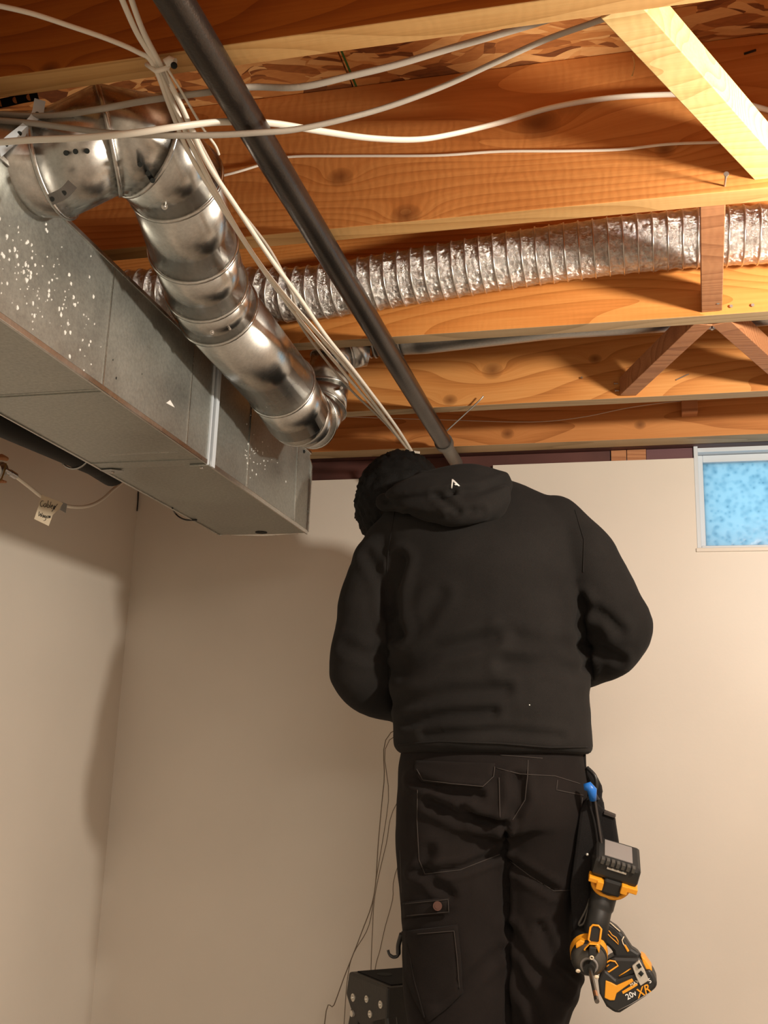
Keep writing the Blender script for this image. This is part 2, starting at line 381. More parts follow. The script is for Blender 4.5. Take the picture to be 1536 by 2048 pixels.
# sill plate and rim on the back wall
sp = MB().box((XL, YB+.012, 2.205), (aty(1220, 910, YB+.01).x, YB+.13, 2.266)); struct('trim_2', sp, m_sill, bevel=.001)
struct('trim_3', MB().box((aty(941, 930, YB+.006).x-.12, YB+.004, 2.200), (xs+.0, YB+.01, 2.226)), m_rim)
x0, x1 = aty(1222, 910, YB+.01).x, aty(1292, 910, YB+.01).x
bl = bpy.data.objects.new('trim_4', None); COL.objects.link(bl); bl.location = (x0, YB+.02, 2.2); bl['kind'] = 'structure'
MB().box((x0, YB+.008, 2.20), (x0+.037, YB+.1, 2.2655)).build('wood_block', m_brace2, bl, bevel=.001)
MB().box((x0+.0385, YB+.008, 2.20), (x1, YB+.1, 2.2655)).build('wood_block', m_brace2, bl, bevel=.001)
m_poly = simple('glossy_purple_plastic_sheet', (.17, .09, .10), .18, bs=.9, bscale=18)
struct('trim_5', MB().box((x1+.001, YB+.012, 2.20), (wx0-.001, YB+.1, 2.2655)), m_poly)
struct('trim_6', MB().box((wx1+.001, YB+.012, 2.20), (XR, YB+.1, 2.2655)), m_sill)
# dark seam in the corner
# ceiling: subfloor sheets
ceil = bpy.data.objects.new('ceiling', None); COL.objects.link(ceil); ceil.location = (0, 0, ZT); ceil['kind'] = 'structure'
sx = aty(604, 145, 1.1).x
for (a, b) in (((XL-.1, YF-.1, ZT), (sx-1.222, 2.65, ZT+.018)), ((sx-1.219, YF-.1, ZT), (sx-.0012, 2.65, ZT+.018)), ((sx+.0012, YF-.1, ZT), (sx+1.22, 2.65, ZT+.018)), ((sx+1.223, YF-.1, ZT), (XR+.1, 2.65, ZT+.018))):
    MB().box(a, b).build('subfloor_panel', m_osb, ceil)
MB().box((XL-.1, YF-.1, ZT+.02), (XR+.1, 2.65, ZT+.03)).build('backing_board', m_sill, ceil)
MB().box((sx+.004, .95, ZT-.0006), (sx+.007, 1.33, ZT)).build('printed_line', m_green, ceil)

# ================================================================== JOISTS
def knots(lst, Y, xc):        # knot centres as x offset from the joist's middle, height above its underside
    out = []
    for (px, py, r) in lst:
        p = aty(px, py, Y); out.append((p.x-xc, p.z-ZJ, r))
    return out
xc = (XL+XR)/2
JO = {'A': .914, 'B': 1.327, 'C': 1.733, 'D': 2.131, 'E': 2.424}
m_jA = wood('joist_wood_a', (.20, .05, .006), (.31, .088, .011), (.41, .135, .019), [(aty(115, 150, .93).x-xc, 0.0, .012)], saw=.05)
m_jB = wood('joist_wood_b', WD, WM, WL, knots([(680, 355, .017), (1078, 250, .026), (812, 432, .020), (1330, 300, .012)], 1.327, xc), saw=.12)
m_jC = wood('joist_wood_c', (.36, .12, .02), (.60, .22, .05), (.70, .30, .08), [(.9, .1, .02)], saw=.1, ringscale=34)
m_jD = wood('joist_wood_d', (.36, .12, .025), (.62, .25, .065), (.74, .35, .11), knots([(985, 742, .020), (900, 800, .014), (1190, 718, .012)], 2.131, xc), saw=.0, ringscale=20)
m_jE = wood('joist_wood_e', (.30, .10, .022), (.54, .21, .06), (.64, .28, .09), knots([(1015, 868, .014), (1280, 850, .012), (800, 880, .012)], 2.424, xc), saw=.0, ringscale=18)
m_edgeA = wood('pale_weathered_joist_edge', (.42, .22, .07), (.60, .33, .12), (.70, .42, .17), saw=.05)
m_edgeC = wood('grey_tan_joist_edge', (.27, .18, .09), (.42, .29, .16), (.52, .37, .22), saw=.05)
LAB = {'A': 'dark ceiling joist nearest the viewer, pale underside edge above the tied white cables',
       'B': 'broad orange ceiling joist with round knots and a thin white wire across its face',
       'C': 'orange ceiling joist directly behind the crinkled foil hose',
       'D': 'orange ceiling joist with a swirled knot, behind the pipe elbow, second from the back wall',
       'E': 'orange ceiling joist resting above the top of the back wall'}
joist = {}
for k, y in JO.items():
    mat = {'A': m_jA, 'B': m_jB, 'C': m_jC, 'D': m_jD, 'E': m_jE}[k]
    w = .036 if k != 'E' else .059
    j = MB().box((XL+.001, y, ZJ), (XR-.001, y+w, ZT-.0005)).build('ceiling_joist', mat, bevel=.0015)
    j.data.materials.append(m_edgeA if k in 'AB' else m_edgeC)
    for p in j.data.polygons:
        if abs(p.normal.z) > .9: p.material_index = 1
    joist[k] = tag(j, LAB[k], 'joist', 'floor joists overhead')
for i, y in enumerate((.508, .102, -.304, -.71, -1.116, -1.52, -1.93, -2.33)):
    j = MB().box((XL+.001, y, ZJ), (XR-.001, y+.036, ZT-.0005)).build('ceiling_joist', m_jA)
    tag(j, 'plain ceiling joist behind the viewer, outside the picture', 'joist', 'floor joists behind the viewer')
def nail(p, d, parent, r=.0022, ln=.012):
    d = Vector(d).normalized(); p = Vector(p)
    return MB().cyl(p-d*.004, p+d*ln, r*.5, 8).cyl(p+d*ln, p+d*(ln+.0015), r, 10).build('nail', m_nail, parent, smooth=True)
nail(aty(1452, 352, 1.30), (0, -1, 0), joist['B'], .0035, .004); nb = joist['B'].children[-1]
MB().cyl(aty(1452, 352, 1.302), aty(1452, 352, 1.302)+Vector((0, .03, 0)), .0014, 8).build('nail_shank', m_nail, nb)
nail(aty(1165, 757, 2.131)*1.0 + Vector((.0, 0, 0)), (-.2, -1, 0), joist['D'], .002, .006)
for (px, py) in ((1462, 614), (1505, 612)): nail(aty(px, py, 1.733), (0, -1, 0), joist['C'], .0028, .003)
MB().bar(aty(1352, 760, 2.129), aty(1378, 748, 2.125), .002, .002).build('bent_nail', m_nail, joist['D'])
MB().bar(aty(1488, 108, 1.326), aty(1512, 100, 1.325), .003, .002).build('staple', m_black_pl, joist['B'])

# braces between the joists
o = MB().box((.370, .951, 2.236), (.405, 1.326, ZT-.002)).build('wood_block', m_brace2, bevel=.001); tag(o, 'added light-blocking board between the two nearest joists, unseen past the right edge', 'block')  # unseen board, added to shade the upper right of the first bay
def brace(a, b, w, h, mat, label, nails=()):
    o = MB().bar(a, b, w, h).build('wood_brace', mat, bevel=.001); tag(o, label, 'brace', 'wood braces between joists')
    for p, d in nails: nail(p, d, o, .0026, .003)
    return o
a = atz(1255, 20, ZJ+.024); a.y = .953; p1 = Vector((-.004, .951, ZJ+.028)); p2 = Vector((.190, 1.325, ZJ+.036))
brace(p1, p2, .042, .044, m_brace, 'pale yellow wood brace slanting at top right under the strand board')
brace(Vector((.116, 1.365, ZJ+.026)), Vector((.137, 1.731, ZJ+.026)), .034, .040, m_brace2, 'brown wood brace crossing in front of the foil hose at right',
      [(aty(1410, 600, 1.70), (0, -.4, -1)), (aty(1436, 603, 1.70), (0, -.4, -1))])
brace(Vector((.125, 1.771, ZJ+.02)), Vector((-.010, 2.129, ZJ+.024)), .034, .040, m_brace2, 'grey-brown wood brace slanting down left behind the third joist',
      [(aty(1232, 767, 2.125), (-1, -.3, 0)), (aty(1234, 781, 2.125), (-1, -.3, 0)), (aty(1424, 655, 1.80), (0, -.3, -1))])
brace(Vector((.155, 1.771, ZJ+.02)), Vector((.32, 2.129, ZJ+.024)), .034, .040, m_brace2, 'grey-brown wood brace slanting down right at the frame edge')
p = aty(1378, 815, 2.42); o = MB().box((p.x-.018, 2.385, p.z-.022), (p.x+.018, 2.4235, ZT-.01)).build('wood_block', m_brace2, bevel=.001)
tag(o, 'small square wood block stub on the rear joist, above the window', 'block')
o = MB().tube(smooth_path([aty(1266, 112, 1.12), aty(1269, 130, 1.12), aty(1264, 152, 1.12)]), .0009, 5).build('wood_splinter', m_brace); tag(o, 'thin splinter dangling from the pale yellow brace', 'splinter')

# ================================================================== MAIN DUCT
DX1, DX0, DZ0, DZ1, DY1 = -.7238, -.931, 1.9935, 2.183, 2.165
duct = thing('rectangular_duct', 'large galvanised rectangular duct with white plaster specks, running along the left', 'duct', ((DX0+DX1)/2, 1.2, DZ0))
ys = [-1.4, atx(203, 775, DX1).y, atx(416, 934, DX1).y, DY1]
yc = [(ys[i]+ys[i+1])/2 for i in range(3)]; ysp = atx(478, 900, DX1).y, atx(556, 960, DX1).y
m_gal1 = galv('galvanised_steel_splattered', (.38, .39, .36), .36, .30, metal=.72)
m_gal3 = galv('galvanised_steel_far_splattered', (.38, .39, .36), .36, .30, metal=.72)
for i in range(3):
    e = .0008*(i % 2)
    MB().box((DX0-e, ys[i]+.0005, DZ0-e), (DX1+e, ys[i+1]-.0005, DZ1+e)).build('duct_section', (m_gal1, m_galv, m_gal3)[i], duct, bevel=.0012)
# seams: thin raised ribs across side and bottom
for (px, py) in ((203, 775), (371, 895), (492, 980), (587, 1046)):
    y = atx(px, py, DX1).y
    MB().box((DX1-.001, y-.0012, DZ0+.002), (DX1+.0022, y+.0012, DZ1)).build('side_seam', m_round, duct)
for (px, py) in ((192, 782), (690/1.0, 905)):
    y = atz(px, py, DZ0).y
    if y < DY1: MB().box((DX0+.002, y-.001, DZ0-.0022), (DX1-.002, y+.001, DZ0+.001)).build('bottom_seam', m_galv, duct)
y = atz(300, 905, DZ0).y
MB().box((DX0+.06, y-.0008, DZ0-.0018), (DX1-.02, y+.0008, DZ0+.001)).build('bottom_seam', m_round, duct)
# long lock seams along the lower edges
MB().box((DX1-.001, -1.4, DZ0-.003), (DX1+.003, DY1, DZ0+.006)).build('edge_lock', m_round, duct, bevel=.001)
MB().box((DX0-.003, -1.4, DZ0-.003), (DX0+.001, DY1, DZ0+.006)).build('edge_lock', m_round, duct, bevel=.001)
MB().box((DX1-.001, -1.4, DZ1-.004), (DX1+.003, DY1, DZ1+.003)).build('edge_lock', m_round, duct, bevel=.001)
# standing drive cleat
y = atx(416, 934, DX1).y
cl = MB().box((DX1, y-.010, DZ0-.004), (DX1+.004, y-.005, DZ1+.004)).box((DX1, y+.001, DZ0-.004), (DX1+.007, y+.014, DZ1+.004)).build('drive_cleat', m_winframe, duct, bevel=.0006)
MB().box((DX1+.0002, y-.005, DZ0-.003), (DX1+.0012, y+.001, DZ1+.003)).build('shadow_gap', m_dark, cl)
MB().box((DX1-.032, y-.008, DZ0-.005), (DX1+.004, y+.010, DZ0-.001)).build('bent_tab', m_galv, cl, bevel=.001)
MB().ball((DX1-.013, y+.002, DZ0-.006), (.0035, .0035, .002), 10).build('screw', m_nail, cl, smooth=True)
# end of the duct: cap flange, round hole, gap
MB().prism([(DX1-.002, DY1, DZ0+.004), (DX1+.004, DY1, DZ0+.004), (DX1+.005, DY1, DZ1-.03), (DX1-.006, DY1, DZ1+.001), (DX1-.02, DY1, DZ1+.001)], (0, .006, 0)).build('end_flange', m_round, duct)
p = atz(525, 1066, DZ0)
MB().cyl((p.x, min(p.y, DY1-.02), DZ0-.0012), (p.x, min(p.y, DY1-.02), DZ0+.003), .0135, 24).build('round_hole', m_dark, duct, label='dark round hole at the duct end')
MB().prism([(DX0+.02, DY1-.001, DZ0-.001), (DX1-.02, DY1-.001, DZ0-.001), ((DX0+DX1)/2, DY1+.001, DZ0-.004)], (0, .004, 0)).build('bent_lip', m_round, duct)
MB().ball((DX1+.001, DY1-.05, DZ1-.012), (.003, .004, .004), 10).build('screw', m_dark, duct, smooth=True)
sb = MB(); rs = random.Random(5)
def blob(y, z, r, bottom=False):
    n = 7; P = []
    for ring, (k, h) in enumerate(((1, 0), (.62, .0012))):
        P.append([(DX1-.0004+h, y+math.cos(6.283*i/n)*r*k*rs.uniform(.6, 1.25), z+math.sin(6.283*i/n)*r*k*rs.uniform(.8, 1.6)) for i in range(n)])
    sb.rings(P)
for i in range(150):
    px, py = rs.gauss(75, 65), 0; py = 520+rs.gauss(0, 55)+px*.62 - (18 if px < 60 else 0)
    q = atx(px, py, DX1)
    if px > -30 and DZ0+.008 < q.z < DZ1-.012: blob(q.y, q.z, rs.choice((.0008, .0010, .0014, .0014, .0022, .0030)))
for i in range(46):
    px = 488+abs(rs.gauss(0, 34)); py = 905+rs.gauss(0, 32)+(px-488)*.55; q = atx(px, py, DX1)
    if DZ0+.008 < q.z < DZ1-.012 and q.y < DY1-.01: blob(q.y, q.z, rs.choice((.0009, .0012, .0016, .0022)))
for px, py in ((165, 680), (178, 690), (283, 748), (225, 720), (232, 795), (104, 560), (98, 565), (160, 700)):
    q = atx(px, py, DX1); blob(q.y, q.z, .0020)
sb.build('plaster_splatter', m_logo, duct, kind='stuff')
MB().prism([atx(340, 800, DX1+.001), atx(349, 815, DX1+.001), atx(332, 806, DX1+.001)], (.0004, 0, 0)).build('plaster_spot', m_logo, duct)

# ================================================================== ROUND PIPE
def ring_pts(c, nrm, r, n=36, ref=Vector((0, 0, 1))):
    nrm = nrm.normalized(); u = (ref - nrm*ref.dot(nrm))
    if u.length < .2: ref2 = Vector((1, 0, 0)); u = ref2 - nrm*ref2.dot(nrm)
    u.normalize(); v = nrm.cross(u)
    return [c + (u*math.cos(2*math.pi*k/n) + v*math.sin(2*math.pi*k/n))*r for k in range(n)]
def mitre_ring(c, axis, pn, r, n=36, ref=Vector((.3, .2, 1))):
    axis = axis.normalized(); pn = pn.normalized(); base = ring_pts(c, axis, r, n, ref)
    return [p + axis*((c-p).dot(pn)/axis.dot(pn)) for p in base]
def gore_pipe(C, R, parent, mat, names, seamwidth=.0032, ribs=True):
    C = [Vector(c) for c in C]; n = len(C)
    seg = [(C[i+1]-C[i]).normalized() for i in range(n-1)]
    pn = [seg[0]] + [(seg[i]+seg[i+1]).normalized() for i in range(n-2)] + [seg[-1]]
    for i in range(n-1):
        a = mitre_ring(C[i], seg[i], pn[i], R[i]*1.0); b = mitre_ring(C[i+1], seg[i], pn[i+1], R[i+1]*1.0)
        g = MB().rings([a, b], cap=False).build(names[i] if i < len(names) else 'elbow_gore', mat, parent, smooth='all')
        so = g.modifiers.new('sheet', 'SOLIDIFY'); so.thickness = .0012; so.offset = -1
        if ribs and i > 0:
            rr = mitre_ring(C[i], seg[i], pn[i], R[i]+.0005)
            MB().tube(rr, seamwidth, 6, closed=True).build('seam_bead', mat, parent, smooth='all')
rp = thing('round_duct_pipe', 'shiny galvanised round pipe with segmented elbows, hanging beside the big duct', 'pipe', (-.62, 1.4, 2.1))
c = [Vector((-.845, 1.015, DZ1)), Vector((-.835, 1.015, DZ1+.045)), atd(112, 330, 1.29), atd(216, 280, 1.29), atd(288, 292, 1.31), atd(350, 362, 1.38),
     atd(386, 492, 1.50), atd(412, 572, 1.60), atd(436, 620, 1.66), atd(562, 772, 1.90), atd(594, 828, 1.985)]
# keep the run just below the joists
gore_pipe(c, [.064]*6 + [.064, .064, .065, .064, .063], rp, m_round, ['takeoff_collar', 'elbow_gore', 'elbow_gore', 'elbow_gore', 'elbow_gore', 'elbow_gore', 'pipe_sleeve', 'pipe_collar', 'straight_pipe', 'lower_sleeve'])
# the end elbow turning up into the joist bay
e = [c[-1], atd(622, 838, 2.05), atd(648, 812, 2.09), atd(656, 770, 2.10), atd(660, 725, 2.11), atd(688, 700, 2.13), atd(735, 704, 2.14)]
gore_pipe(e, [.063, .056, .046, .043, .040, .038, .030], rp, m_round, ['elbow_gore']*4 + ['boot', 'reducer'], .0022)
# round cap of the turned elbow
MB().ball(c[-1]+(c[-1]-c[-2]).normalized()*.004, (.061, .061, .061), 24).build('elbow_heel', m_round, rp, smooth='all')
# screws and rivet dots
def onpipe(px, py, d): return atd(px, py, d)
for (px, py, d, r) in ((329, 413, 1.325, .0042), (424, 665, 1.60, .0035), (460, 658, 1.60, .002), (598, 853, 1.93, .003), (683, 776, 2.04, .003)):
    p = atd(px, py, d); b = EYE + (p-EYE)*1.012
    MB().cyl(b, p, r, 12).ball(p, (r*.6, r*.6, r*.6), 8).build('screw', m_round if r > .0035 else m_nail, rp, smooth=True)
for (px, py, d) in ((280, 329, 1.238), (296, 347, 1.243), (305, 361, 1.252), (151, 303, 1.215), (132, 306, 1.215), (174, 302, 1.215)):
    p = atd(px, py, d); MB().cyl(p, p+(p-EYE)*.03, .0032, 10).build('punched_dimple', m_dark, rp)
# foil-like flared joint and grey pipe in the bay
gp = thing('grey_vent_pipe', 'dull grey metal pipe running along the bay behind the third joist', 'pipe', (.5, 1.93, 2.33))
yg = 1.93; A = aty(745, 697, yg); B_ = aty(936, 668, yg); 
zg = 1.5 + .874
P0 = Vector((A.x, yg, 2.345)); P1 = Vector((-.16, yg, zg)); P2 = Vector((XR-.01, yg, zg+.0))
MB().tube([P0, P0.lerp(P1, .3), P1, P2], [.03, .04, .046, .046], 28).build('pipe_body', m_boot, gp, smooth='all')
cr = MB()
for i in range(7):
    q = P0.lerp(P1, -.02+.03*i); cr.tube(ring_pts(q, P1-P0, .032+.0012*i), .0022, 6, closed=True)
cr.build('crimped_end', m_boot, gp, smooth='all')

# perforated straps at top left
def strap(pts, w, th, mat, name, label, hole_r=.004, step=.017):
    o = thing(name, label, 'strap', Vector(pts[0])); P = smooth_path(pts, 5)
    b = MB(); side = None; R = []
    for i, p in enumerate(P):
        t = (P[min(i+1, len(P)-1)]-P[max(0, i-1)]).normalized(); s = t.cross((EYE-p).normalized()).normalized(); nn = s.cross(t)
        R.append([p+s*w/2+nn*th/2, p-s*w/2+nn*th/2, p-s*w/2-nn*th/2, p+s*w/2-nn*th/2])
    b.rings(R).build('strap_band', mat, o)
    acc = 0; last = P[0]
    for i, p in enumerate(P[1:-1], 1):
        acc += (p-last).length; last = p
        if acc > step:
            acc = 0; d = (EYE-p).normalized(); MB().cyl(p-d*th*.2, p+d*th*.75, hole_r, 12).build('strap_hole', m_dark if mat is not m_abs else m_rim, o)
    return o
strap([aty(-30, 212, .99), aty(10, 205, .99), aty(45, 197, .99), aty(76, 192, .99)], .011, .0012, m_abs, 'perforated_strap', 'dark perforated hanger strap at the top left corner')
strap([aty(80, 200, .96), aty(72, 235, .955), aty(50, 258, .95), aty(20, 282, .945), aty(-20, 318, .94)], .013, .0010, m_winframe, 'perforated_strap', 'bright white-metal perforated strap bent beside the pipe elbow', .0028)
o = strap([atd(145, 368, 1.22), atd(128, 386, 1.215), atd(100, 400, 1.21)], .013, .0012, m_tgrey, 'pipe_bracket', 'small metal bracket with two holes below the pipe elbow', .003, .013)

# ================================================================== FOIL HOSE
fx = thing('foil_hose', 'crinkled silver foil flexible hose with wire rings between joists', 'hose', (0, 1.66, 2.3))
YH = 1.668; RH = .0495
hp = [(150, 606), (270, 592), (420, 588), (560, 590), (640, 584), (768, 563), (900, 541), (1050, 516), (1200, 496), (1350, 480), (1500, 470), (1640, 462)]
H = [aty(px, py, YH) for px, py in hp]
for h in H: h.z = max(h.z, ZJ+.02)
H = smooth_path(H, 40)
# resample evenly
D = [0]
for i in range(1, len(H)): D.append(D[-1]+(H[i]-H[i-1]).length)
def at_s(s):
    lo = 0
    while lo < len(D)-2 and D[lo+1] < s: lo += 1
    t = (s-D[lo])/max(1e-9, D[lo+1]-D[lo]); return H[lo].lerp(H[lo+1], t), (H[lo+1]-H[lo]).normalized()
PITCH = .0245; nring = int(D[-1]/PITCH)
R = []
for i in range(nring*8):
    s = i*PITCH/8; c0, t = at_s(s); ph = (i % 8)/8
    r = RH - .0018*math.sin(math.pi*ph)
    pts = ring_pts(c0, t, 1, 64); q = []
    for k, p in enumerate(pts):
        d = p-c0; nz = noise.noise(Vector((s*90, k*.55, 3))) * .0022 + noise.noise(Vector((s*210, k*1.3, 9))) * .0012
        q.append(c0 + d*(r+nz*math.sin(math.pi*ph)**.5 if ph else r))
    R.append(q)
MB().rings(R).build('foil_sleeve', m_foil, fx, smooth='all')
for i in range(nring):
    c0, t = at_s(i*PITCH)
    MB().tube(ring_pts(c0, t, RH+.0006, 40), .0013, 5, closed=True).build('wire_ring', m_wire, fx, smooth='all')

# ================================================================== BLACK IRON PIPE
ip = thing('black_iron_pipe', 'long dark iron pipe running overhead from the viewer to the back wall', 'pipe', (-.442, 1.2, 2.226))
zc = 2.2455; xp = -.4425
yk = aty(893, 880, 2.2); yk = (EYE + ray(893, 884)*((zc-1.5)/ray(893, 884).z)).y
MB().cyl((xp, -1.5, zc), (xp, yk, zc), .0192, 32).build('pipe_body', m_iron, ip, smooth=True)
MB().cyl((xp, yk-.004, zc), (xp, yk+.016, zc), .0222, 32).build('coupling', m_iron2, ip, smooth=True, label='wider grey collar joining the pipe')
MB().cyl((xp, yk+.01, zc), (xp, 2.5, zc), .0165, 28).build('far_pipe', m_iron2, ip, smooth=True)

# ================================================================== CABLES
def cable(name, pts, r, mat, label, cat='cable', group=None, flat=1.0, n=8, sub=6):
    o = MB().tube(smooth_path(pts, sub), r, n, flat=flat).build(name, mat, smooth='all'); return tag(o, label, cat, group)
G = 'white cables tied in a bundle below the joists'
def bz(pts): return [atz(x, y, z+1.5) for x, y, z in pts]
cable('white_cable', bz([(228, -40, .755), (272, 62, .755), (312, 128, .752), (352, 220, .735), (392, 308, .71), (440, 400, .69), (500, 500, .675), (560, 580, .67), (640, 672, .67), (715, 762, .685), (780, 850, .70), (822, 906, .715)]), .0033, m_white_cable,
      'left white cable of the tied bundle, straight in from the top edge', group=G)
cable('white_cable', bz([(250, -40, .755), (283, 55, .755), (318, 124, .752), (364, 215, .73), (410, 318, .705), (470, 410, .685), (540, 515, .67), (598, 594, .665), (652, 672, .665), (710, 744, .68), (790, 850, .70), (826, 906, .715)]), .0033, m_white_cable,
      'brightest thick white cable on the right side of the tied bundle', group=G)
cable('white_cable', bz([(-20, 8, .76), (60, 26, .758), (140, 52, .756), (215, 78, .754), (275, 104, .752), (306, 128, .75), (340, 215, .735), (375, 300, .712), (425, 385, .692), (478, 468, .678), (540, 560, .672), (600, 640, .672), (660, 712, .68), (726, 790, .69), (800, 876, .71), (820, 908, .714)]), .0028, m_white_cable,
      'white cable coming from the upper left corner into the tied bundle', group=G)
cable('white_cable', bz([(322, 136, .748), (372, 232, .728), (418, 320, .71), (460, 395, .695), (540, 500, .68), (585, 590, .676), (596, 640, .674), (640, 705, .68), (700, 778, .69), (770, 846, .70), (818, 902, .713)]), .0022, m_nm,
      'thin greyish cable hanging slightly below the tied white bundle', group=G)
cable('loose_wire_end', bz([(334, 136, .75), (370, 195, .742), (405, 255, .735), (430, 290, .73), (438, 309, .727)]), .0016, m_white_cable, 'short loose white tail hanging from the cable tie', 'wire')
zt_ = thing('cable_tie', 'white nailed cable tie clamping the bundle under the nearest joist', 'cable tie', atz(330, 130, 2.25))
b0 = atz(316, 132, 2.250)
MB().tube([b0+Vector((-.014, 0, .004)), b0+Vector((0, -.003, -.009)), b0+Vector((.012, 0, -.004)), b0+Vector((.013, .004, .006)), b0+Vector((0, .006, .009)), b0+Vector((-.012, .005, .008))], .0028, 8, closed=True).build('tie_loop', m_white_cable, zt_, smooth='all')
h0 = atz(330, 127, 2.249); h1 = atz(350, 125, 2.250)
MB().tube([h0, h0.lerp(h1, .5)+Vector((0, 0, .003)), h1], [.005, .0055, .0048], 12).build('tie_head', m_white_cable, zt_, smooth=True)
MB().ball(atz(348, 131, 2.243), (.0038, .0038, .0038), 12).build('nail_head', m_dark, zt_, smooth=True)
z2 = thing('cable_tie', 'pale cable tie binding the far end of the bundle above the head', 'cable tie', atz(825, 905, 2.21))
q = atz(825, 905, 2.214)
MB().tube([q+Vector((-.006, 0, -.004)), q+Vector((0, -.006, -.002)), q+Vector((.006, 0, 0)), q+Vector((0, .006, .002))], .0025, 8, closed=True).build('tie_loop', m_white_cable, z2, smooth='all')
MB().cyl(q+Vector((.004, 0, .001)), q+Vector((.017, -.002, -.002)), .0035, 10).build('tie_head', m_white_cable, z2, smooth=True)
for i, (px, py) in enumerate(((812, 950), (822, 952), (836, 950))):
    cable('bundle_tail', [q+Vector((.001*i, 0, -.001)), aty(820+4*i-4, 922, q.y+.02), aty(px, py, q.y+.06), aty(px+2, py+60, q.y+.09)], .0028, m_white_cable,
          ['left', 'middle', 'right'][i]+' of the three white cable ends dropping behind the head', group='white cable ends behind the head')
G2 = 'grey sheathed cables sagging through the first joist bay'
cable('sheathed_cable', [aty(-40, 224, .958), aty(40, 231, .956), aty(110, 231, .955), aty(200, 218, .955), aty(300, 200, .957), aty(420, 184, .968), aty(500, 174, 1.0), aty(600, 174, 1.01), aty(700, 152, 1.02), aty(790, 130, 1.03), aty(900, 97, 1.03), aty(1000, 68, 1.02), aty(1080, 44, 1.01), aty(1180, 10, 1.0)], .0050, m_nm,
      'uppermost grey sheathed cable, crossing just under the strand board', group=G2, flat=.6)
cable('sheathed_cable', [aty(-40, 238, .950), aty(60, 246, .948), aty(130, 255, .944), aty(220, 266, .944), aty(330, 271, .956), aty(430, 270, .98), aty(520, 265, 1.0), aty(590, 259, 1.02), aty(680, 240, 1.04), aty(780, 212, 1.06), aty(890, 171, 1.07), aty(990, 125, 1.06), aty(1090, 80, 1.04), aty(1190, 44, 1.01), aty(1280, 10, 1.0)], .0050, m_nm,
      'middle grey sheathed cable, rising to the pale brace at top right', group=G2, flat=.6)
cable('sheathed_cable', [aty(-40, 288, .930), aty(60, 280, .928), aty(160, 276, .927), aty(260, 267, .930), aty(350, 254, .950), aty(440, 244, 1.0), aty(540, 246, 1.05), aty(640, 262, 1.12), aty(740, 276, 1.19), aty(830, 279, 1.24), aty(900, 269, 1.28), aty(1000, 245, 1.31), aty(1100, 216, 1.318), aty(1200, 198, 1.320), aty(1300, 190, 1.320), aty(1400, 190, 1.320), aty(1480, 205, 1.320), aty(1600, 238, 1.320)], .0052, m_white_cable,
      'lowest thick pale cable, running onto the broad orange joist', group=G2, flat=.6)
cable('thin_white_wire', [aty(150, 400, 1.322), aty(245, 383, 1.322), aty(350, 368, 1.321), aty(450, 350, 1.315), aty(520, 330, 1.322), aty(575, 314, 1.322), aty(700, 312, 1.323), aty(870, 311, 1.323), aty(1000, 303, 1.323), aty(1130, 302, 1.322), aty(1240, 299, 1.323), aty(1330, 289, 1.323), aty(1420, 285, 1.323), aty(1600, 280, 1.323)], .0021, m_white_cable,
      'thin white wire stapled across the broad orange knotty joist', 'wire')
cable('thin_grey_wire', [aty(660, 832, 2.38), aty(760, 836, 2.40), aty(900, 840, 2.41), aty(1060, 844, 2.41), aty(1160, 835, 2.41), aty(1260, 815, 2.41), aty(1350, 803, 2.41), aty(1440, 797, 2.41), aty(1560, 790, 2.41)], .0011, m_thinw,
      'hair-thin pale wire sagging in front of the rear joist', 'wire')
cable('stiff_wire', [aty(893, 862, 2.12), aty(930, 828, 2.115), aty(958, 802, 2.11), aty(967, 792, 2.11)], .0016, m_boot, 'short stiff wire poking up right of the iron pipe', 'wire')

# ================================================================== LEFT: DRAIN PIPE, COAX, TAG
dp = thing('black_drain_pipe', 'black plastic drain pipe hidden mostly behind the big duct at left', 'pipe', (-1.05, 1.6, 2.06))
A = atx(-80, 800, -1.02); B_ = atx(228, 938, -1.03)
MB().tube([A+Vector((0, -.3, -.02)), A, A.lerp(B_, .5), B_], .030, 24).build('pipe_body', m_abs, dp, smooth=True)
b = atx(150, 905, -1.03)
MB().tube(ring_pts(b, B_-A, .0315, 24), .0022, 6, closed=True).build('pipe_clamp', m_boot, dp, smooth='all')
MB().tube([B_-Vector((0, .09, .0)), B_+Vector((0, .0, -.004))], .033, 24).build('pipe_hub', m_abs, dp, smooth=True)
p = atz(226, 942, DZ0-.002)
o = MB().prism([p+Vector((-.02, -.012, 0)), p+Vector((.004, -.014, 0)), p+Vector((.022, 0, 0)), p+Vector((.006, .012, 0)), p+Vector((-.016, .008, 0))], (0, 0, -.002)).build('hanger_tab', m_boot, bevel=.0008)
tag(o, 'small bent metal tab screwed under the duct edge', 'tab'); MB().ball(p+Vector((0, 0, -.003)), (.003, .003, .002), 8).build('screw', m_nail, o, smooth=True)
XC = -1.14
cx = thing('coaxial_cable', 'white coaxial cable with crimped plug, drooping at the left with a paper tag', 'cable', atx(100, 1005, XC))
cp = [atx(28, 950, XC), atx(60, 975, XC), atx(85, 994, XC), atx(120, 1008, XC), atx(150, 1014, XC), atx(180, 1011, XC), atx(205, 998, XC), atx(225, 980, XC), atx(248, 962, XC-.01), atx(275, 945, XC-.03)]
MB().tube(smooth_path(cp), .0037, 10).build('cable_jacket', m_white_cable, cx, smooth='all')
MB().cyl(atx(8, 938, XC), atx(20, 945, XC), .0052, 14).cyl(atx(20, 945, XC), atx(31, 952, XC), .0062, 14).build('plug', m_conn, cx, smooth=True)
tg = thing('paper_tag', 'cream paper tag with black handwriting folded over the white cable', 'tag', atx(100, 1010, XC))
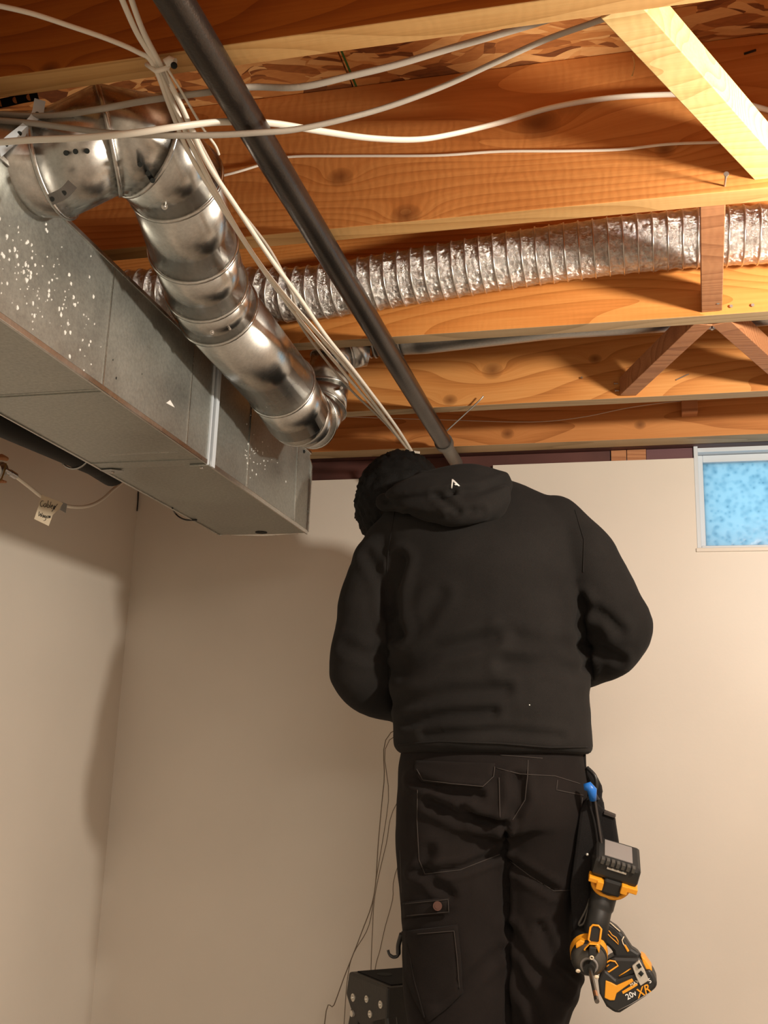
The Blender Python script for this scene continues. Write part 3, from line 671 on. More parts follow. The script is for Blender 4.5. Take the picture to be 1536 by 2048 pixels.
tp = [(84, 990), (126, 1006), (118, 1018), (105, 1030), (97, 1052), (68, 1038), (76, 1014)]
T = [atx(x, y, XC+.006) for x, y in tp]
MB().prism(T, (.0006, 0, 0)).build('tag_sheet', m_tag, tg)
MB().prism([atx(x, y, XC+.004) for x, y in ((124, 1004), (134, 1008), (131, 1026), (120, 1020))], (.0005, 0, 0)).build('clear_tape', m_boot, tg)
def stroke(pts, X, r, parent, name='handwriting', mat=None):
    MB().tube(smooth_path([atx(x, y, X) for x, y in pts], 4), r, 5).build(name, mat or m_ink, parent)
s = .1302
def tagw(pts): return [(x*s, 850+y*s) for x, y in pts]
for st in ([(668,1168),(640,1170),(620,1210),(630,1250),(650,1252),(668,1235)], [(700,1205),(675,1225),(680,1262),(705,1245),(712,1205),(712,1262)],
           [(745,1160),(728,1265),(750,1262),(758,1235),(738,1228)], [(785,1180),(765,1275)], [(780,1262),(808,1240),(800,1228),(785,1262),(800,1288)],
           [(815,1245),(822,1290),(840,1250),(838,1300)], [(885,1215),(795,1330)], [(830,1240),(860,1262)],
           [(605,1330),(598,1400),(628,1360),(628,1410),(655,1350)], [(668,1380),(650,1400),(662,1420),(675,1385),(678,1420)],
           [(705,1390),(685,1400),(692,1425),(712,1395),(700,1460),(672,1468)], [(735,1395),(722,1420),(740,1430),(748,1400),(735,1395)], [(755,1430),(762,1392),(770,1430),(778,1395)]):
    stroke(tagw(st), XC+.0075, .0005, tg)
bf = thing('brass_fitting', 'weathered brass fitting poking in at the left edge beside the white cable', 'fitting', atx(4, 945, XC))
MB().tube([atx(-14, 916, XC), atx(3, 914, XC), atx(14, 918, XC)], [.004, .006, .004], 10).build('upper_arm', m_brace2, bf, smooth=True)
MB().cyl(atx(-10, 940, XC-.01), atx(4, 938, XC-.01), .014, 16).build('body', m_boot, bf, smooth=True)
MB().tube([atx(12, 927, XC+.01), atx(8, 945, XC+.01), atx(3, 958, XC+.01), atx(-4, 964, XC+.01)], .0015, 6).build('wire_bail', m_brass, bf)
MB().tube([atx(-12, 964, XC), atx(2, 962, XC), atx(12, 964, XC)], [.003, .004, .002], 8).build('lower_arm', m_brace2, bf, smooth=True)
MB().tube(smooth_path([atz(345, 1016, DZ0-.001), aty(350, 1026, 2.0), aty(360, 1035, 2.0), aty(374, 1040, 2.0), atz(394, 1040, DZ0-.001)]), .0018, 8).build('dangling_wire', m_black_pl, duct, smooth='all')
cable('wall_crack_wire', [aty(277, 972, 2.494), aty(276, 1000, 2.494), aty(274, 1022, 2.494)], .0016, m_dark, 'short dark wire down the wall corner below the duct', 'wire')
# ================================================================== PERSON
from mathutils.bvhtree import BVHTree
def remeshed(mb, name, mat, parent, voxel, smooth_it=6, fac=.6, disp=None):
    bm = mb.bm; bmesh.ops.recalc_face_normals(bm, faces=bm.faces); me = bpy.data.meshes.new('tmp'); bm.to_mesh(me); bm.free()
    t = bpy.data.objects.new('tmp', me); COL.objects.link(t)
    r = t.modifiers.new('r', 'REMESH'); r.mode = 'VOXEL'; r.voxel_size = voxel
    s = t.modifiers.new('s', 'SMOOTH'); s.iterations = smooth_it; s.factor = fac
    dg = bpy.context.evaluated_depsgraph_get(); me2 = bpy.data.meshes.new_from_object(t.evaluated_get(dg))
    bpy.data.objects.remove(t); bpy.data.meshes.remove(me)
    if disp:
        nr = [v.normal.copy() for v in me2.vertices]
        for v, n in zip(me2.vertices, nr): v.co += n*disp(v.co, n)
    bvh = BVHTree.FromPolygons([v.co.copy() for v in me2.vertices], [list(p.vertices) for p in me2.polygons])
    b = MB(); b.bm.from_mesh(me2); bpy.data.meshes.remove(me2)
    return b.build(name, mat, parent, smooth='all'), bvh
def pxring(py, l, r, Y, dep, n=40, ex=2.4, front=1.0, tiltz=0):
    a = aty(l, py, Y); b = aty(r, py, Y); c = (a+b)/2; hw = (b.x-a.x)/2; R = []
    for k in range(n):
        t = 2*math.pi*k/n; ct, st = math.cos(t), math.sin(t)
        x = hw*math.copysign(abs(ct)**(2/ex), ct); y = dep*math.copysign(abs(st)**(2/ex), st)
        if y > 0: y *= front
        R.append(Vector((c.x+x, Y+y, c.z + (b.z-a.z)/2*ct - tiltz*y)))
    return R
def px2world(v):              # world point -> pixel
    d = v-EYE; w = d.dot(FW); return 768+FPX*d.dot(RT)/w, 1024-FPX*d.dot(UP)/w
YP = 1.95
per = thing('person', 'person in black hooded sweatshirt and dark work trousers, seen from behind on a ladder', 'person', (-.24, 1.95, .555))
# --- hoodie
mb = MB()
prof = [(1508, 803, 1181, 1.945, .125), (1496, 792, 1187, 1.945, .135), (1470, 789, 1186, 1.945, .137), (1440, 793, 1184, 1.945, .137), (1390, 790, 1181, 1.945, .138), (1330, 787, 1174, 1.948, .138),
        (1270, 784, 1168, 1.95, .137), (1210, 780, 1164, 1.955, .135), (1150, 772, 1164, 1.96, .13), (1100, 764, 1166, 1.965, .122), (1060, 760, 1162, 1.97, .112),
        (1025, 768, 1142, 1.98, .098), (998, 790, 1105, 1.985, .082), (975, 825, 1055, 1.99, .066), (955, 860, 1000, 1.995, .05)]
mb.rings([pxring(*p) for p in prof])
def T(pts, n=18):
    P = [aty(x, y, Y) for x, y, Y, r in pts]; rr = [r for *_, r in pts]
    # resample
    SP = smooth_path(P, 5); R = []
    for i in range(len(rr)-1):
        for k in range(5): R.append(rr[i]+(rr[i+1]-rr[i])*k/5)
    R.append(rr[-1]); mb.tube(SP, R, n)
    mb.ball(P[0], rr[0], 18); mb.ball(P[-1], rr[-1]*.98, 14)
armL = [(812, 1062, 1.965, .058), (772, 1120, 1.95, .062), (742, 1200, 1.935, .062), (727, 1280, 1.925, .060), (718, 1340, 1.925, .0585), (745, 1382, 1.98, .052), (800, 1402, 2.07, .046), (862, 1415, 2.15, .040)]
armR = [(1108, 1050, 1.965, .060), (1160, 1105, 1.955, .062), (1200, 1170, 1.945, .060), (1232, 1225, 1.94, .058), (1246, 1258, 1.945, .056), (1222, 1296, 1.99, .054), (1165, 1325, 2.07, .048), (1085, 1360, 2.14, .040)]
T(armL); T(armR)
# cuffs
mb.ball(aty(705, 1345, 1.925), (.045, .055, .045)); mb.ball(aty(1257, 1252, 1.945), (.045, .05, .048))
creases = [((800, 1345), (880, 1300), (985, 1275), .009, 16), ((800, 1405), (900, 1385), (1010, 1380), .006, 14), ((1010, 1330), (1100, 1320), (1165, 1345), .006, 16),
           ((815, 1445), (900, 1430), (985, 1425), .0055, 12), ((800, 1120), (785, 1180), (790, 1270), .011, 14), ((1163, 1200), (1160, 1260), (1175, 1330), .009, 12),
           ((880, 1190), (850, 1240), (800, 1275), .004, 16), ((1010, 1265), (1080, 1290), (1165, 1300), .005, 16), ((1178, 1215), (1215, 1235), (1240, 1262), .005, 12), ((1170, 1290), (1205, 1300), (1240, 1318), .005, 11),
           ((690, 1290), (735, 1310), (775, 1300), .005, 13), ((735, 1110), (765, 1160), (772, 1230), .006, 12), ((850, 1470), (1000, 1462), (1120, 1474), .004, 10)]
def seg_d(p, a, b):
    ax, ay = a; bx, by = b; t = ((p[0]-ax)*(bx-ax)+(p[1]-ay)*(by-ay))/max(1e-6, (bx-ax)**2+(by-ay)**2); t = min(1, max(0, t))
    return math.hypot(p[0]-ax-(bx-ax)*t, p[1]-ay-(by-ay)*t)
def cloth_disp(cr, amp=.0035, fs=(6, 4, 19)):
    def f(co, n):
        d = amp*(noise.noise(Vector((co.x*fs[0], co.y*fs[1], co.z*fs[2]+co.x*5))) + .5*noise.noise(Vector((co.x*15, co.y*9, co.z*34))))
        if n.y < .35:
            p = px2world(co)
            for a, m, b, A, w in cr:
                q = min(seg_d(p, a, m), seg_d(p, m, b))
                if q < w*3: d += A*1.2*(-math.exp(-(q/(w*.9))**2) + .55*math.exp(-((q-w*1.7)/(w*.8))**2))
        return d
    return f
hood_ie, bvH = remeshed(mb, 'hooded_sweatshirt', m_hoodie, per, .0065, 5, .6, cloth_disp(creases))
# --- hood lying on the back (sub-part)
mb = MB()
hr = [(1050, 868, 985, 1.868, .012), (1038, 835, 1003, 1.865, .030), (1020, 800, 1014, 1.865, .045), (1002, 775, 1018, 1.87, .055), (985, 775, 1018, 1.875, .060), (970, 800, 1019, 1.885, .060), (956, 830, 1015, 1.895, .052), (944, 866, 985, 1.91, .040), (935, 900, 955, 1.92, .025)]
mb.rings([pxring(*p, ex=2.2) for p in hr])
def HT(pts):
    P = [aty(x, y, Y) for x, y, Y, r in pts]; mb.tube(smooth_path(P, 4), [pts[min(i//4, len(pts)-1)][3] for i in range((len(pts)-1)*4+1)], 14); mb.ball(P[0], pts[0][3]); mb.ball(P[-1], pts[-1][3])
HT([(800, 982, 1.90, .018), (850, 966, 1.87, .022), (905, 952, 1.86, .022), (950, 950, 1.86, .022), (1000, 964, 1.88, .021)])
HT([(768, 1004, 1.90, .016), (830, 1012, 1.855, .024), (890, 1022, 1.835, .027), (950, 1020, 1.835, .026), (996, 995, 1.855, .026)])
HT([(985, 958, 1.91, .018), (1003, 963, 1.90, .018), (1004, 985, 1.88, .018), (998, 1005, 1.86, .02)])
HT([(850, 960, 1.95, .02), (800, 985, 1.98, .022), (768, 1008, 2.0, .022)])
hcr = [((770, 1003), (860, 992), (905, 985), .006, 8), ((870, 990), (900, 1010), (915, 1022), .004, 8), ((905, 985), (960, 980), (1010, 962), .004, 8), ((820, 1030), (890, 1038), (960, 1020), .004, 9), ((900, 1028), (925, 1018), (945, 1018), .003, 8)]
hood, bvN = remeshed(mb, 'hood', m_hoodie, hood_ie, .005, 9, .6, cloth_disp(hcr, .002))
hood['label'] = 'hood lying folded on the back'
# --- trousers
mb = MB()
pp = [(1470, 815, 1165, 1.95, .115), (1500, 806, 1168, 1.95, .12), (1540, 799, 1172, 1.95, .128), (1580, 797, 1176, 1.948, .132), (1620, 796, 1176, 1.948, .130), (1655, 796, 1174, 1.95, .12)]
mb.rings([pxring(*p) for p in pp])
def leg(pts):
    mb.rings([pxring(y, l, r, Y, d, n=28, ex=2.3) for y, l, r, Y, d in pts])
leg([(1560, 803, 1010, 1.945, .085), (1610, 797, 1018, 1.94, .105), (1660, 795, 1022, 1.94, .108), (1720, 797, 1021, 1.945, .104), (1790, 803, 1020, 1.95, .098), (1860, 806, 1019, 1.955, .094), (1930, 808, 1019, 1.96, .090), (2000, 812, 1022, 1.96, .088), (2060, 822, 1023, 1.955, .086),
     (2180, 838, 1015, 1.945, .082), (2320, 846, 1000, 1.93, .078), (2480, 850, 985, 1.92, .070), (2600, 850, 990, 1.92, .072), (2680, 850, 985, 1.92, .075)])
leg([(1560, 990, 1168, 1.955, .085), (1610, 1000, 1176, 1.955, .10), (1660, 1003, 1173, 1.96, .103), (1720, 1006, 1166, 1.97, .10), (1790, 1007, 1160, 1.98, .095), (1860, 1008, 1156, 1.99, .09), (1920, 1009, 1160, 1.99, .088), (1965, 1012, 1168, 1.99, .088), (2000, 1020, 1155, 1.985, .086), (2060, 1024, 1135, 1.98, .08),
     (2180, 1030, 1150, 1.965, .078), (2320, 1032, 1150, 1.95, .074), (2480, 1034, 1150, 1.94, .068), (2600, 1034, 1155, 1.94, .07), (2680, 1034, 1152, 1.94, .073)])
tcr = [((1012, 1660), (1013, 1850), (1017, 2048), .007, 7), ((860, 1605), (920, 1635), (1000, 1650), .010, 12), ((925, 1615), (950, 1640), (1010, 1650), .007, 9), ((1035, 1560), (1040, 1600), (1018, 1650), .010, 14),
       ((1020, 1725), (1060, 1752), (1110, 1782), .007, 10), ((830, 1745), (920, 1738), (1005, 1705), .007, 9), ((1018, 1860), (1060, 1930), (1130, 1990), .008, 12), ((1018, 1900), (1050, 1980), (1080, 2040), .007, 12), ((860, 1700), (845, 1740), (900, 1790), .006, 12),
       ((1080, 1850), (1110, 1920), (1150, 1950), .005, 10), ((880, 2010), (940, 1960), (1000, 1900), .004, 12), ((830, 1560), (900, 1585), (960, 1590), .008, 10)]
trou, bvT = remeshed(mb, 'work_trousers', m_pants, per, .0065, 4, .5, cloth_disp(tcr, .003, (9, 6, 10)))
def hit(bvh, x, y, off):
    d = ray(x, y).normalized(); r = bvh.ray_cast(EYE, d)
    if r[0] is None: return None
    return r[0] - d*off
def seam(bvh, pts, r, parent, name='stitched_seam', mat=None, off=.0006):
    out = []
    for i in range(len(pts)-1):
        k = max(2, int(math.hypot(pts[i+1][0]-pts[i][0], pts[i+1][1]-pts[i][1])/5))
        for j in range(k):
            t = j/k; h = hit(bvh, pts[i][0]*(1-t)+pts[i+1][0]*t, pts[i][1]*(1-t)+pts[i+1][1]*t, off)
            if h: out.append(h)
    if len(out) > 2: return MB().tube(out, r, 5).build(name, mat or m_stitch, parent, smooth='all')
def patch(bvh, poly, off, parent, name, mat, thick=.002, cuts=5, label=None):
    bm = bmesh.new(); f = bm.faces.new([bm.verts.new((x, y, 0)) for x, y in poly]); bmesh.ops.triangulate(bm, faces=[f])
    bmesh.ops.subdivide_edges(bm, edges=bm.edges[:], cuts=cuts, use_grid_fill=True)
    last = None
    for v in bm.verts:
        h = hit(bvh, v.co.x, v.co.y, off)
        v.co = h if h is not None else aty(v.co.x, v.co.y, 1.83)
    b = MB(); b.bm.free(); b.bm = bm; o = b.build(name, mat, parent, smooth='all')
    s = o.modifiers.new('thick', 'SOLIDIFY'); s.thickness = thick; s.offset = 0
    if label: o['label'] = label
    return o
flap_p = [(832, 1521), (910, 1524), (990, 1527), (987, 1553), (966, 1574), (900, 1569), (844, 1562), (829, 1538)]
fl = patch(bvT, flap_p, .005, trou, 'pocket_flap', m_pants, .004)
seam(bvT, [(833, 1538), (846, 1560), (900, 1567), (966, 1573), (987, 1553), (990, 1528)], .0009, trou, off=.0085)
for s in ([(993, 1536), (1040, 1548), (1110, 1552), (1165, 1569)], [(1056, 1520), (1055, 1550), (1050, 1600), (1022, 1645)], [(998, 1555), (1000, 1640)], [(1115, 1560), (1113, 1580), (1172, 1592)], [(1165, 1595), (1160, 1650), (1152, 1715)],
          [(835, 1580), (834, 1640), (838, 1720), (850, 1748), (920, 1740), (1004, 1707)], [(1020, 1722), (1060, 1752), (1108, 1782), (1150, 1780)], [(800, 1700), (803, 1790)], [(1000, 1510), (1040, 1513), (1090, 1517)]):
    seam(bvT, s, .0009, trou, mat=m_stitch)
cpk = patch(bvT, [(806, 1862), (860, 1857), (915, 1850), (921, 1910), (926, 1985), (890, 2020), (856, 2046), (830, 2000), (810, 1950)], .008, trou, 'cargo_pocket', m_pants, .006)
seam(bvT, [(835, 1868), (908, 1862), (914, 1915), (919, 1982)], .0008, trou, off=.0125)
seam(bvT, [(812, 1870), (828, 1960), (850, 2040)], .0016, trou, off=.0125, mat=m_pants)
patch(bvT, [(803, 1805), (850, 1800), (898, 1796), (899, 1826), (850, 1830), (806, 1836)], .008, trou, 'pocket_strap', m_pants, .004)
seam(bvT, [(806, 1808), (896, 1799), (897, 1824), (808, 1832)], .0007, trou, off=.0115)
b0 = hit(bvT, 875, 1812, .0135); dd = (EYE-b0).normalized()
bt = MB().cyl(b0, b0+dd*.003, .0078, 20).cyl(b0+dd*.003, b0+dd*.0042, .005, 16).build('snap_button', m_copper, trou, smooth=True)
# hem band, seams and logo of the sweatshirt
for s in ([(796, 1489), (880, 1483), (1000, 1487), (1100, 1495), (1180, 1494)],): seam(bvH, s, .0016, hood_ie, mat=m_hoodie)
seam(bvH, [(790, 1018), (783, 1060), (776, 1110), (774, 1150)], .0010, hood_ie, mat=m_hoodie); seam(bvH, [(1150, 1020), (1168, 1080), (1166, 1150)], .0010, hood_ie, mat=m_hoodie)
for pl in ([(903.5, 958), (907, 959), (905.5, 966), (904.5, 977), (902, 977), (903, 967)], [(904, 958), (909, 961), (914, 966), (920, 972), (917, 972.5), (911, 968), (906, 963)], [(908, 968.5), (912, 968), (914, 970), (911, 970.5)]):
    patch(bvN, pl, .0012, hood, 'chevron_logo', m_logo, .0006, 2)
MB().ball(hit(bvH, 1059, 1410, .0005), .0012, 6).build('lint_speck', m_logo, hood_ie)
# --- body: one continuous figure
mb = MB()
Hd = Vector((-.10, .90, -.40)).normalized(); Hx = Hd.cross(Vector((0, 0, 1))).normalized(); Hu = Hx.cross(Hd)
tl = math.radians(-12); Hx, Hu = Hx*math.cos(tl)+Hu*math.sin(tl), Hu*math.cos(tl)-Hx*math.sin(tl)
HC = aty(797, 1022, 2.035)
HM = Matrix((Hx, Hd, Hu)).transposed()
def hp_(x, y, z): return HC + HM @ Vector((x, y, z))
def hball(mbx, c, r, seg=24):
    m = Matrix.Translation(hp_(*c)) @ HM.to_4x4() @ Matrix.Diagonal((*r, 1)); bmesh.ops.create_uvsphere(mbx.bm, u_segments=seg, v_segments=seg//2+2, radius=1, matrix=m)
for c_, r_ in (((0, -.008, .022), (.074, .093, .085)), ((0, .030, -.030), (.058, .060, .075)), ((0, .048, -.078), (.040, .040, .030)), ((0, .098, -.018), (.010, .014, .024)), ((0, .104, -.032), (.015, .013, .010)),
               ((.027, .078, .012), (.024, .014, .009)), ((-.027, .078, .012), (.024, .014, .009)), ((0, .086, -.060), (.024, .010, .006)), ((0, .084, -.070), (.021, .010, .006)),
               ((.072, .006, -.018), (.010, .018, .026)), ((-.072, .006, -.018), (.010, .018, .026)), ((.036, .058, -.020), (.024, .026, .022)), ((-.036, .058, -.020), (.024, .026, .022))): hball(mb, c_, r_)
nb_ = aty(925, 1010, 1.98)
mb.tube([hp_(0, -.025, -.035), hp_(0, -.03, -.07).lerp(nb_, .4), nb_], [.055, .056, .066], 18)
mb.rings([pxring(y, l+26, r-26, Y, d-.03) for y, l, r, Y, d in prof[1:-2]])
mb.rings([pxring(y, l+30, r-30, Y, d-.04) for y, l, r, Y, d in pp[:-1]])
def arm(pts, k=.72):
    P = smooth_path([aty(x, y, Y) for x, y, Y, r in pts], 3); R = []
    for i in range(len(pts)-1):
        for j in range(3): R.append((pts[i][3]+(pts[i+1][3]-pts[i][3])*j/3)*k)
    R.append(pts[-1][3]*k*.95); mb.tube(P, R, 14); mb.ball(P[0], R[0])
arm(armL); arm(armR)
def hand(wr, fd, side, palm_n):
    # wrist point, finger direction, thumb side, palm normal (towards the held wires)
    fd = fd.normalized(); s = side.normalized(); n = palm_n.normalized()
    mb.tube([wr-fd*.04, wr, wr+fd*.02], [.027, .024, .026], 12, flat=.75)
    c = wr+fd*.055
    m = Matrix((s, fd, n)).transposed().to_4x4(); m.translation = c
    bmesh.ops.create_uvsphere(mb.bm, u_segments=20, v_segments=12, radius=1, matrix=m @ Matrix.Diagonal((.041, .050, .015, 1)))
    for i, (o_, ln) in enumerate(((.033, .9), (.0115, 1.0), (-.0105, .93), (-.0315, .75))):
        b = c+fd*.034+s*o_; p1 = b+fd*.036*ln+n*.010; p2 = p1+fd*.008*ln+n*.026*ln; p3 = p2-fd*.014*ln+n*.014*ln
        mb.tube(smooth_path([b-fd*.015, b, p1, p2, p3], 3), [.0082]*7+[.0077]*3+[.0072]*2+[.0068], 10); mb.ball(p3, .0068, 10)
    b = c-fd*.022+s*.030; p1 = b+s*.028+fd*.018+n*.012; p2 = p1+fd*.024+n*.016-s*.006
    mb.tube(smooth_path([b, p1, p2], 4), [.0135, .013, .012, .0115, .011, .0105, .010, .0095, .009], 10); mb.ball(p2, .009, 10)
wl = aty(862, 1415, 2.15); wr = aty(1085, 1360, 2.14)
hand(wl+Vector((.015, .020, 0)), Vector((.30, .85, .05)), Vector((0, .05, 1)), Vector((.9, -.32, 0)))
HS = wl+Vector((.055, .10, -.01))
hand(wr+Vector((-.015, .022, 0)), Vector((-.35, .85, .15)), Vector((0, .05, 1)), Vector((-.9, -.37, .0)))
def legb(xl, ys):
    mb.tube([aty((l+r)/2, y, Y) for y, l, r, Y, d in xl], ys, 16)
FL = Vector((aty(917, 2600, 1.92).x, 1.93, .60)); FR = Vector((aty(1094, 2600, 1.94).x, 1.95, .60))
hipL, hipR = aty(905, 1600, 1.95), aty(1085, 1600, 1.95); knL, knR = aty(917, 2060, 1.955), aty(1085, 2060, 1.975)
mb.tube([hipL, hipL.lerp(knL, .5), knL, knL.lerp(FL, .4), FL], [.070, .062, .048, .046, .034], 16)
mb.tube([hipR, hipR.lerp(knR, .5), knR, knR.lerp(FR, .4), FR], [.058, .052, .042, .042, .034], 16)
for F in (FL, FR): mb.ball(F+Vector((0, .06, -.018)), (.036, .11, .022))
body, _ = remeshed(mb, 'body', m_skin, per, .0040, 2, .45)
for sx_ in (-1, 1):
    e = MB(); hball(e, (sx_*.028, .0805, -.003), (.0115, .009, .0085), 14); eo = e.build('eye', m_white, body, smooth='all')
    e = MB(); hball(e, (sx_*.028, .0885, -.005), (.0052, .0022, .0052), 12); e.build('iris', m_dark, eo, smooth='all') if False else e.build('iris', m_dark, body, smooth='all')
e = MB(); hball(e, (0, -.017, .014), (.0915, .102, .108), 96)
inv = HM.inverted()
for v in e.bm.verts:
    q = inv @ (v.co-HC)
    k = 1.0
    if q.y > .048 and q.z < .055: k = .72 + .2*max(0, min(1, (q.z-.02)/.035))
    d = v.co-hp_(0, -.017, .014)
    nz = noise.noise(v.co*55)*.05 + noise.noise(v.co*130)*.045 + noise.noise(v.co*260)*.025
    v.co = hp_(0, -.017, .014)+d*(k*(1+nz))
hair = e.build('hair', m_hair, per, smooth='all'); hair['label'] = 'short black curly hair'
for nm, F in (('work_boot', FL), ('work_boot', FR)):
    b = MB(); b.rings([[Vector((F.x+x*w, F.y+y*l+.055, z)) for x, y in [(math.cos(t*math.pi/12), math.sin(t*math.pi/12)) for t in range(24)]] for z, w, l in ((.556, .050, .150), (.575, .052, .152), (.60, .050, .145), (.63, .046, .12))])
    b.tube([F+Vector((0, -.005, 0)), F+Vector((0, -.01, .11))], [.056, .054], 18)
    bo, _ = remeshed(b, nm, m_rub, per, .006, 3)
# ---- belt gear on the right hip
def ppoly(pts, Y, th): return MB().prism([aty(x, y, Y) for x, y in pts], (0, th, 0))
gear = thing('tool_pouch', 'black nylon tool pouch hanging from the belt on the right hip', 'pouch', aty(1200, 1640, 1.95))
ppoly([(1152, 1500), (1171, 1500), (1172, 1530), (1176, 1556), (1166, 1566), (1158, 1540)], 1.93, .012).build('belt_strap', m_pouch, gear, bevel=.002)
ppoly([(1170, 1530), (1182, 1540), (1194, 1556), (1202, 1572), (1204, 1584), (1200, 1596), (1206, 1606), (1209, 1628), (1170, 1640), (1160, 1560)], 1.935, .05).build('pouch_back', m_pouch, gear, bevel=.008)
MB().tube(smooth_path([aty(1174, 1535, 1.925), aty(1190, 1552, 1.92), (aty(1193, 1572, 1.92)), aty(1188, 1584, 1.925), aty(1196, 1600, 1.93)]), .0035, 8).build('looped_cord', m_black_pl, gear, smooth='all')
ppoly([(1178, 1592), (1200, 1612), (1209, 1622), (1229, 1633), (1231, 1650), (1236, 1682), (1241, 1716), (1196, 1722), (1184, 1660)], 1.92, .055).build('side_pocket', m_pouch, gear, bevel=.006)
ppoly([(1208, 1622), (1230, 1631), (1230, 1637), (1207, 1629)], 1.916, .063).build('pocket_binding', m_stitch, gear, bevel=.001)
ppoly([(1176, 1590), (1189, 1592), (1200, 1650), (1212, 1712), (1192, 1716), (1184, 1760), (1182, 1850), (1168, 1884), (1146, 1880), (1140, 1775), (1150, 1700), (1160, 1620)], 1.885, .05).build('holster', m_pouch, gear, bevel=.008)
MB().tube(smooth_path([aty(1189, 1594, 1.882), aty(1196, 1640, 1.88), aty(1205, 1700, 1.88)]), .002, 6).build('holster_binding', m_stitch, gear, smooth='all')
MB().tube(smooth_path([aty(1176, 1600, 1.882), aty(1190, 1650, 1.88), aty(1198, 1712, 1.88)]), .002, 6).build('holster_binding', m_pouch, gear, smooth='all')
MB().ball(aty(1174.5, 1709, 1.88), .0026, 10).build('snap', m_rivet, gear, smooth=True)
MB().tube(smooth_path([aty(1180, 1798, 1.88), aty(1172, 1820, 1.88), aty(1158, 1848, 1.88), aty(1168, 1846, 1.875), aty(1178, 1815, 1.875)]), .0024, 8).build('hanging_loop', m_tgrey, gear, smooth='all')
pen = MB().tube([aty(1168, 1574, 1.862), aty(1178, 1573, 1.862), aty(1184, 1580, 1.862), aty(1186, 1600, 1.87)], [.0055, .0085, .0085, .006], 14).build('marker_pen', m_blue, smooth='all'); tag(pen, 'bright blue pen cap poking out of the right back pocket', 'pen')
hk = MB().tube(smooth_path([aty(776, 1900, 1.96), aty(779, 1909, 1.96), aty(787, 1914, 1.96), aty(796, 1910, 1.96), aty(797, 1890, 1.96), aty(803, 1868, 1.95)]), [.0025]*7+[.003]*12+[.0045]*12, 10).build('belt_hook', m_black_pl, smooth='all'); tag(hk, 'small black hook sticking out left of the thigh pocket', 'hook')

# ---- impact driver hanging upside down, nose towards the viewer
YT = 1.845
d1 = thing('impact_driver', 'yellow and black impact driver hanging battery-up, its bit pointing down at the viewer', 'power tool', aty(1190, 1930, YT))
ex = Vector((1, .12, -.26)).normalized(); ey = Vector((-.05, .95, .36)); ey = (ey-ex*ey.dot(ex)).normalized(); ez = ex.cross(ey)
bc = aty(1232, 1738, YT)
def ob(c, x, y, z): return MB().obox(c, ex*x, ey*y, ez*z)
ob(bc+ey*.03, .0385, .044, .0165).build('battery', m_rub, d1, bevel=.006)
bt_ = d1.children[-1]
ob(bc+ey*.032+ez*.0168, .0235, .030, .0012).build('battery_label', m_tgrey2, bt_, bevel=.0005)
for i in range(7): ob(bc+ey*(-.012)+ex*(-.026+.0085*i)+ez*.0135, .0028, .006, .0045).build('vent_rib', m_tgrey, bt_, bevel=.0008)
ob(bc-ey*.0145+ez*.004, .016, .0012, .0014).build('shiny_edge', m_rivet, bt_)
ob(bc-ez*.022-ex*.029-ey*.008, .011, .012, .0042).build('yellow_latch', m_yel, d1, bevel=.0015)
ob(bc-ez*.027-ex*.0205-ey*.0125, .0055, .010, .0075).build('yellow_latch', m_yel, d1, bevel=.0015)
ob(bc-ez*.020+ex*.0295-ey*.008, .0105, .012, .0048).build('yellow_latch', m_yel, d1, bevel=.0015)
ob(bc-ez*.022+ex*.019-ey*.0125, .0055, .010, .0075).build('yellow_latch', m_yel, d1, bevel=.0015)
ob(bc-ez*.028-ey*.004, .0155, .012, .013).build('latch_button', m_rub, d1, bevel=.004)
U = [bc-ex*.030-ez*.024, bc-ex*.029-ez*.036, bc-ex*.018-ez*.046, bc-ez*.049, bc+ex*.015-ez*.045, bc+ex*.025-ez*.034, bc+ex*.026-ez*.024]
MB().tube(smooth_path([u-ey*.004 for u in U]), .0042, 8).build('foot_rim', m_yel, d1, smooth='all')
MB().tube([bc-ez*.020+ey*.03, bc-ez*.040+ey*.028, bc-ez*.052+ey*.02-ex*.004], [.034, .033, .024], 20).build('tool_foot', m_rub, d1, smooth=True)
hpth = [bc-ez*.030+ey*.025-ex*.004, aty(1208, 1790, YT+.03), aty(1200, 1820, YT+.025), aty(1194, 1850, YT+.02), aty(1184, 1900, YT+.035)]
MB().tube(smooth_path(hpth, 5), [.026]*5+[.0215]*5+[.0195]*5+[.020]*6, 18).build('grip', m_rub, d1, smooth='all')
# trigger bezel
def bez(pts, Y, r, mat, name, closed=True): return MB().tube([aty(x, y, Y) for x, y in pts], r, 8, closed=closed).build(name, mat, d1, smooth='all')
ppoly([(1180, 1853), (1185, 1849), (1198, 1851), (1203, 1857), (1200, 1884), (1194, 1888), (1180, 1886), (1176, 1880)], YT-.012, .03).build('trigger', m_rub, d1, bevel=.003)
bez([(1181, 1855), (1186, 1850), (1197, 1851.5), (1202.5, 1858), (1199.5, 1883), (1194, 1888), (1181, 1885), (1176.5, 1879)], YT-.013, .0018, m_yel, 'trigger_bezel')
ax_ = Vector((.05, -.93, -.36)).normalized(); hc = aty(1178, 1922, YT-.01)
MB().tube([hc-ax_*.085, hc-ax_*.07, hc-ax_*.02, hc-ax_*.004], [.020, .0295, .0305, .029], 28).build('motor_housing', m_rub, d1, smooth=True)
MB().tube([hc-ax_*.03, hc-ax_*.012], [.0312, .0300], 28).build('yellow_collar', m_yel, d1, smooth=True)
MB().tube([hc-ax_*.016, hc-ax_*.002, hc+ax_*.012, hc+ax_*.014], [.0296, .0275, .0180, .0120], 28).build('nose_cone', m_tgrey, d1, smooth=True)
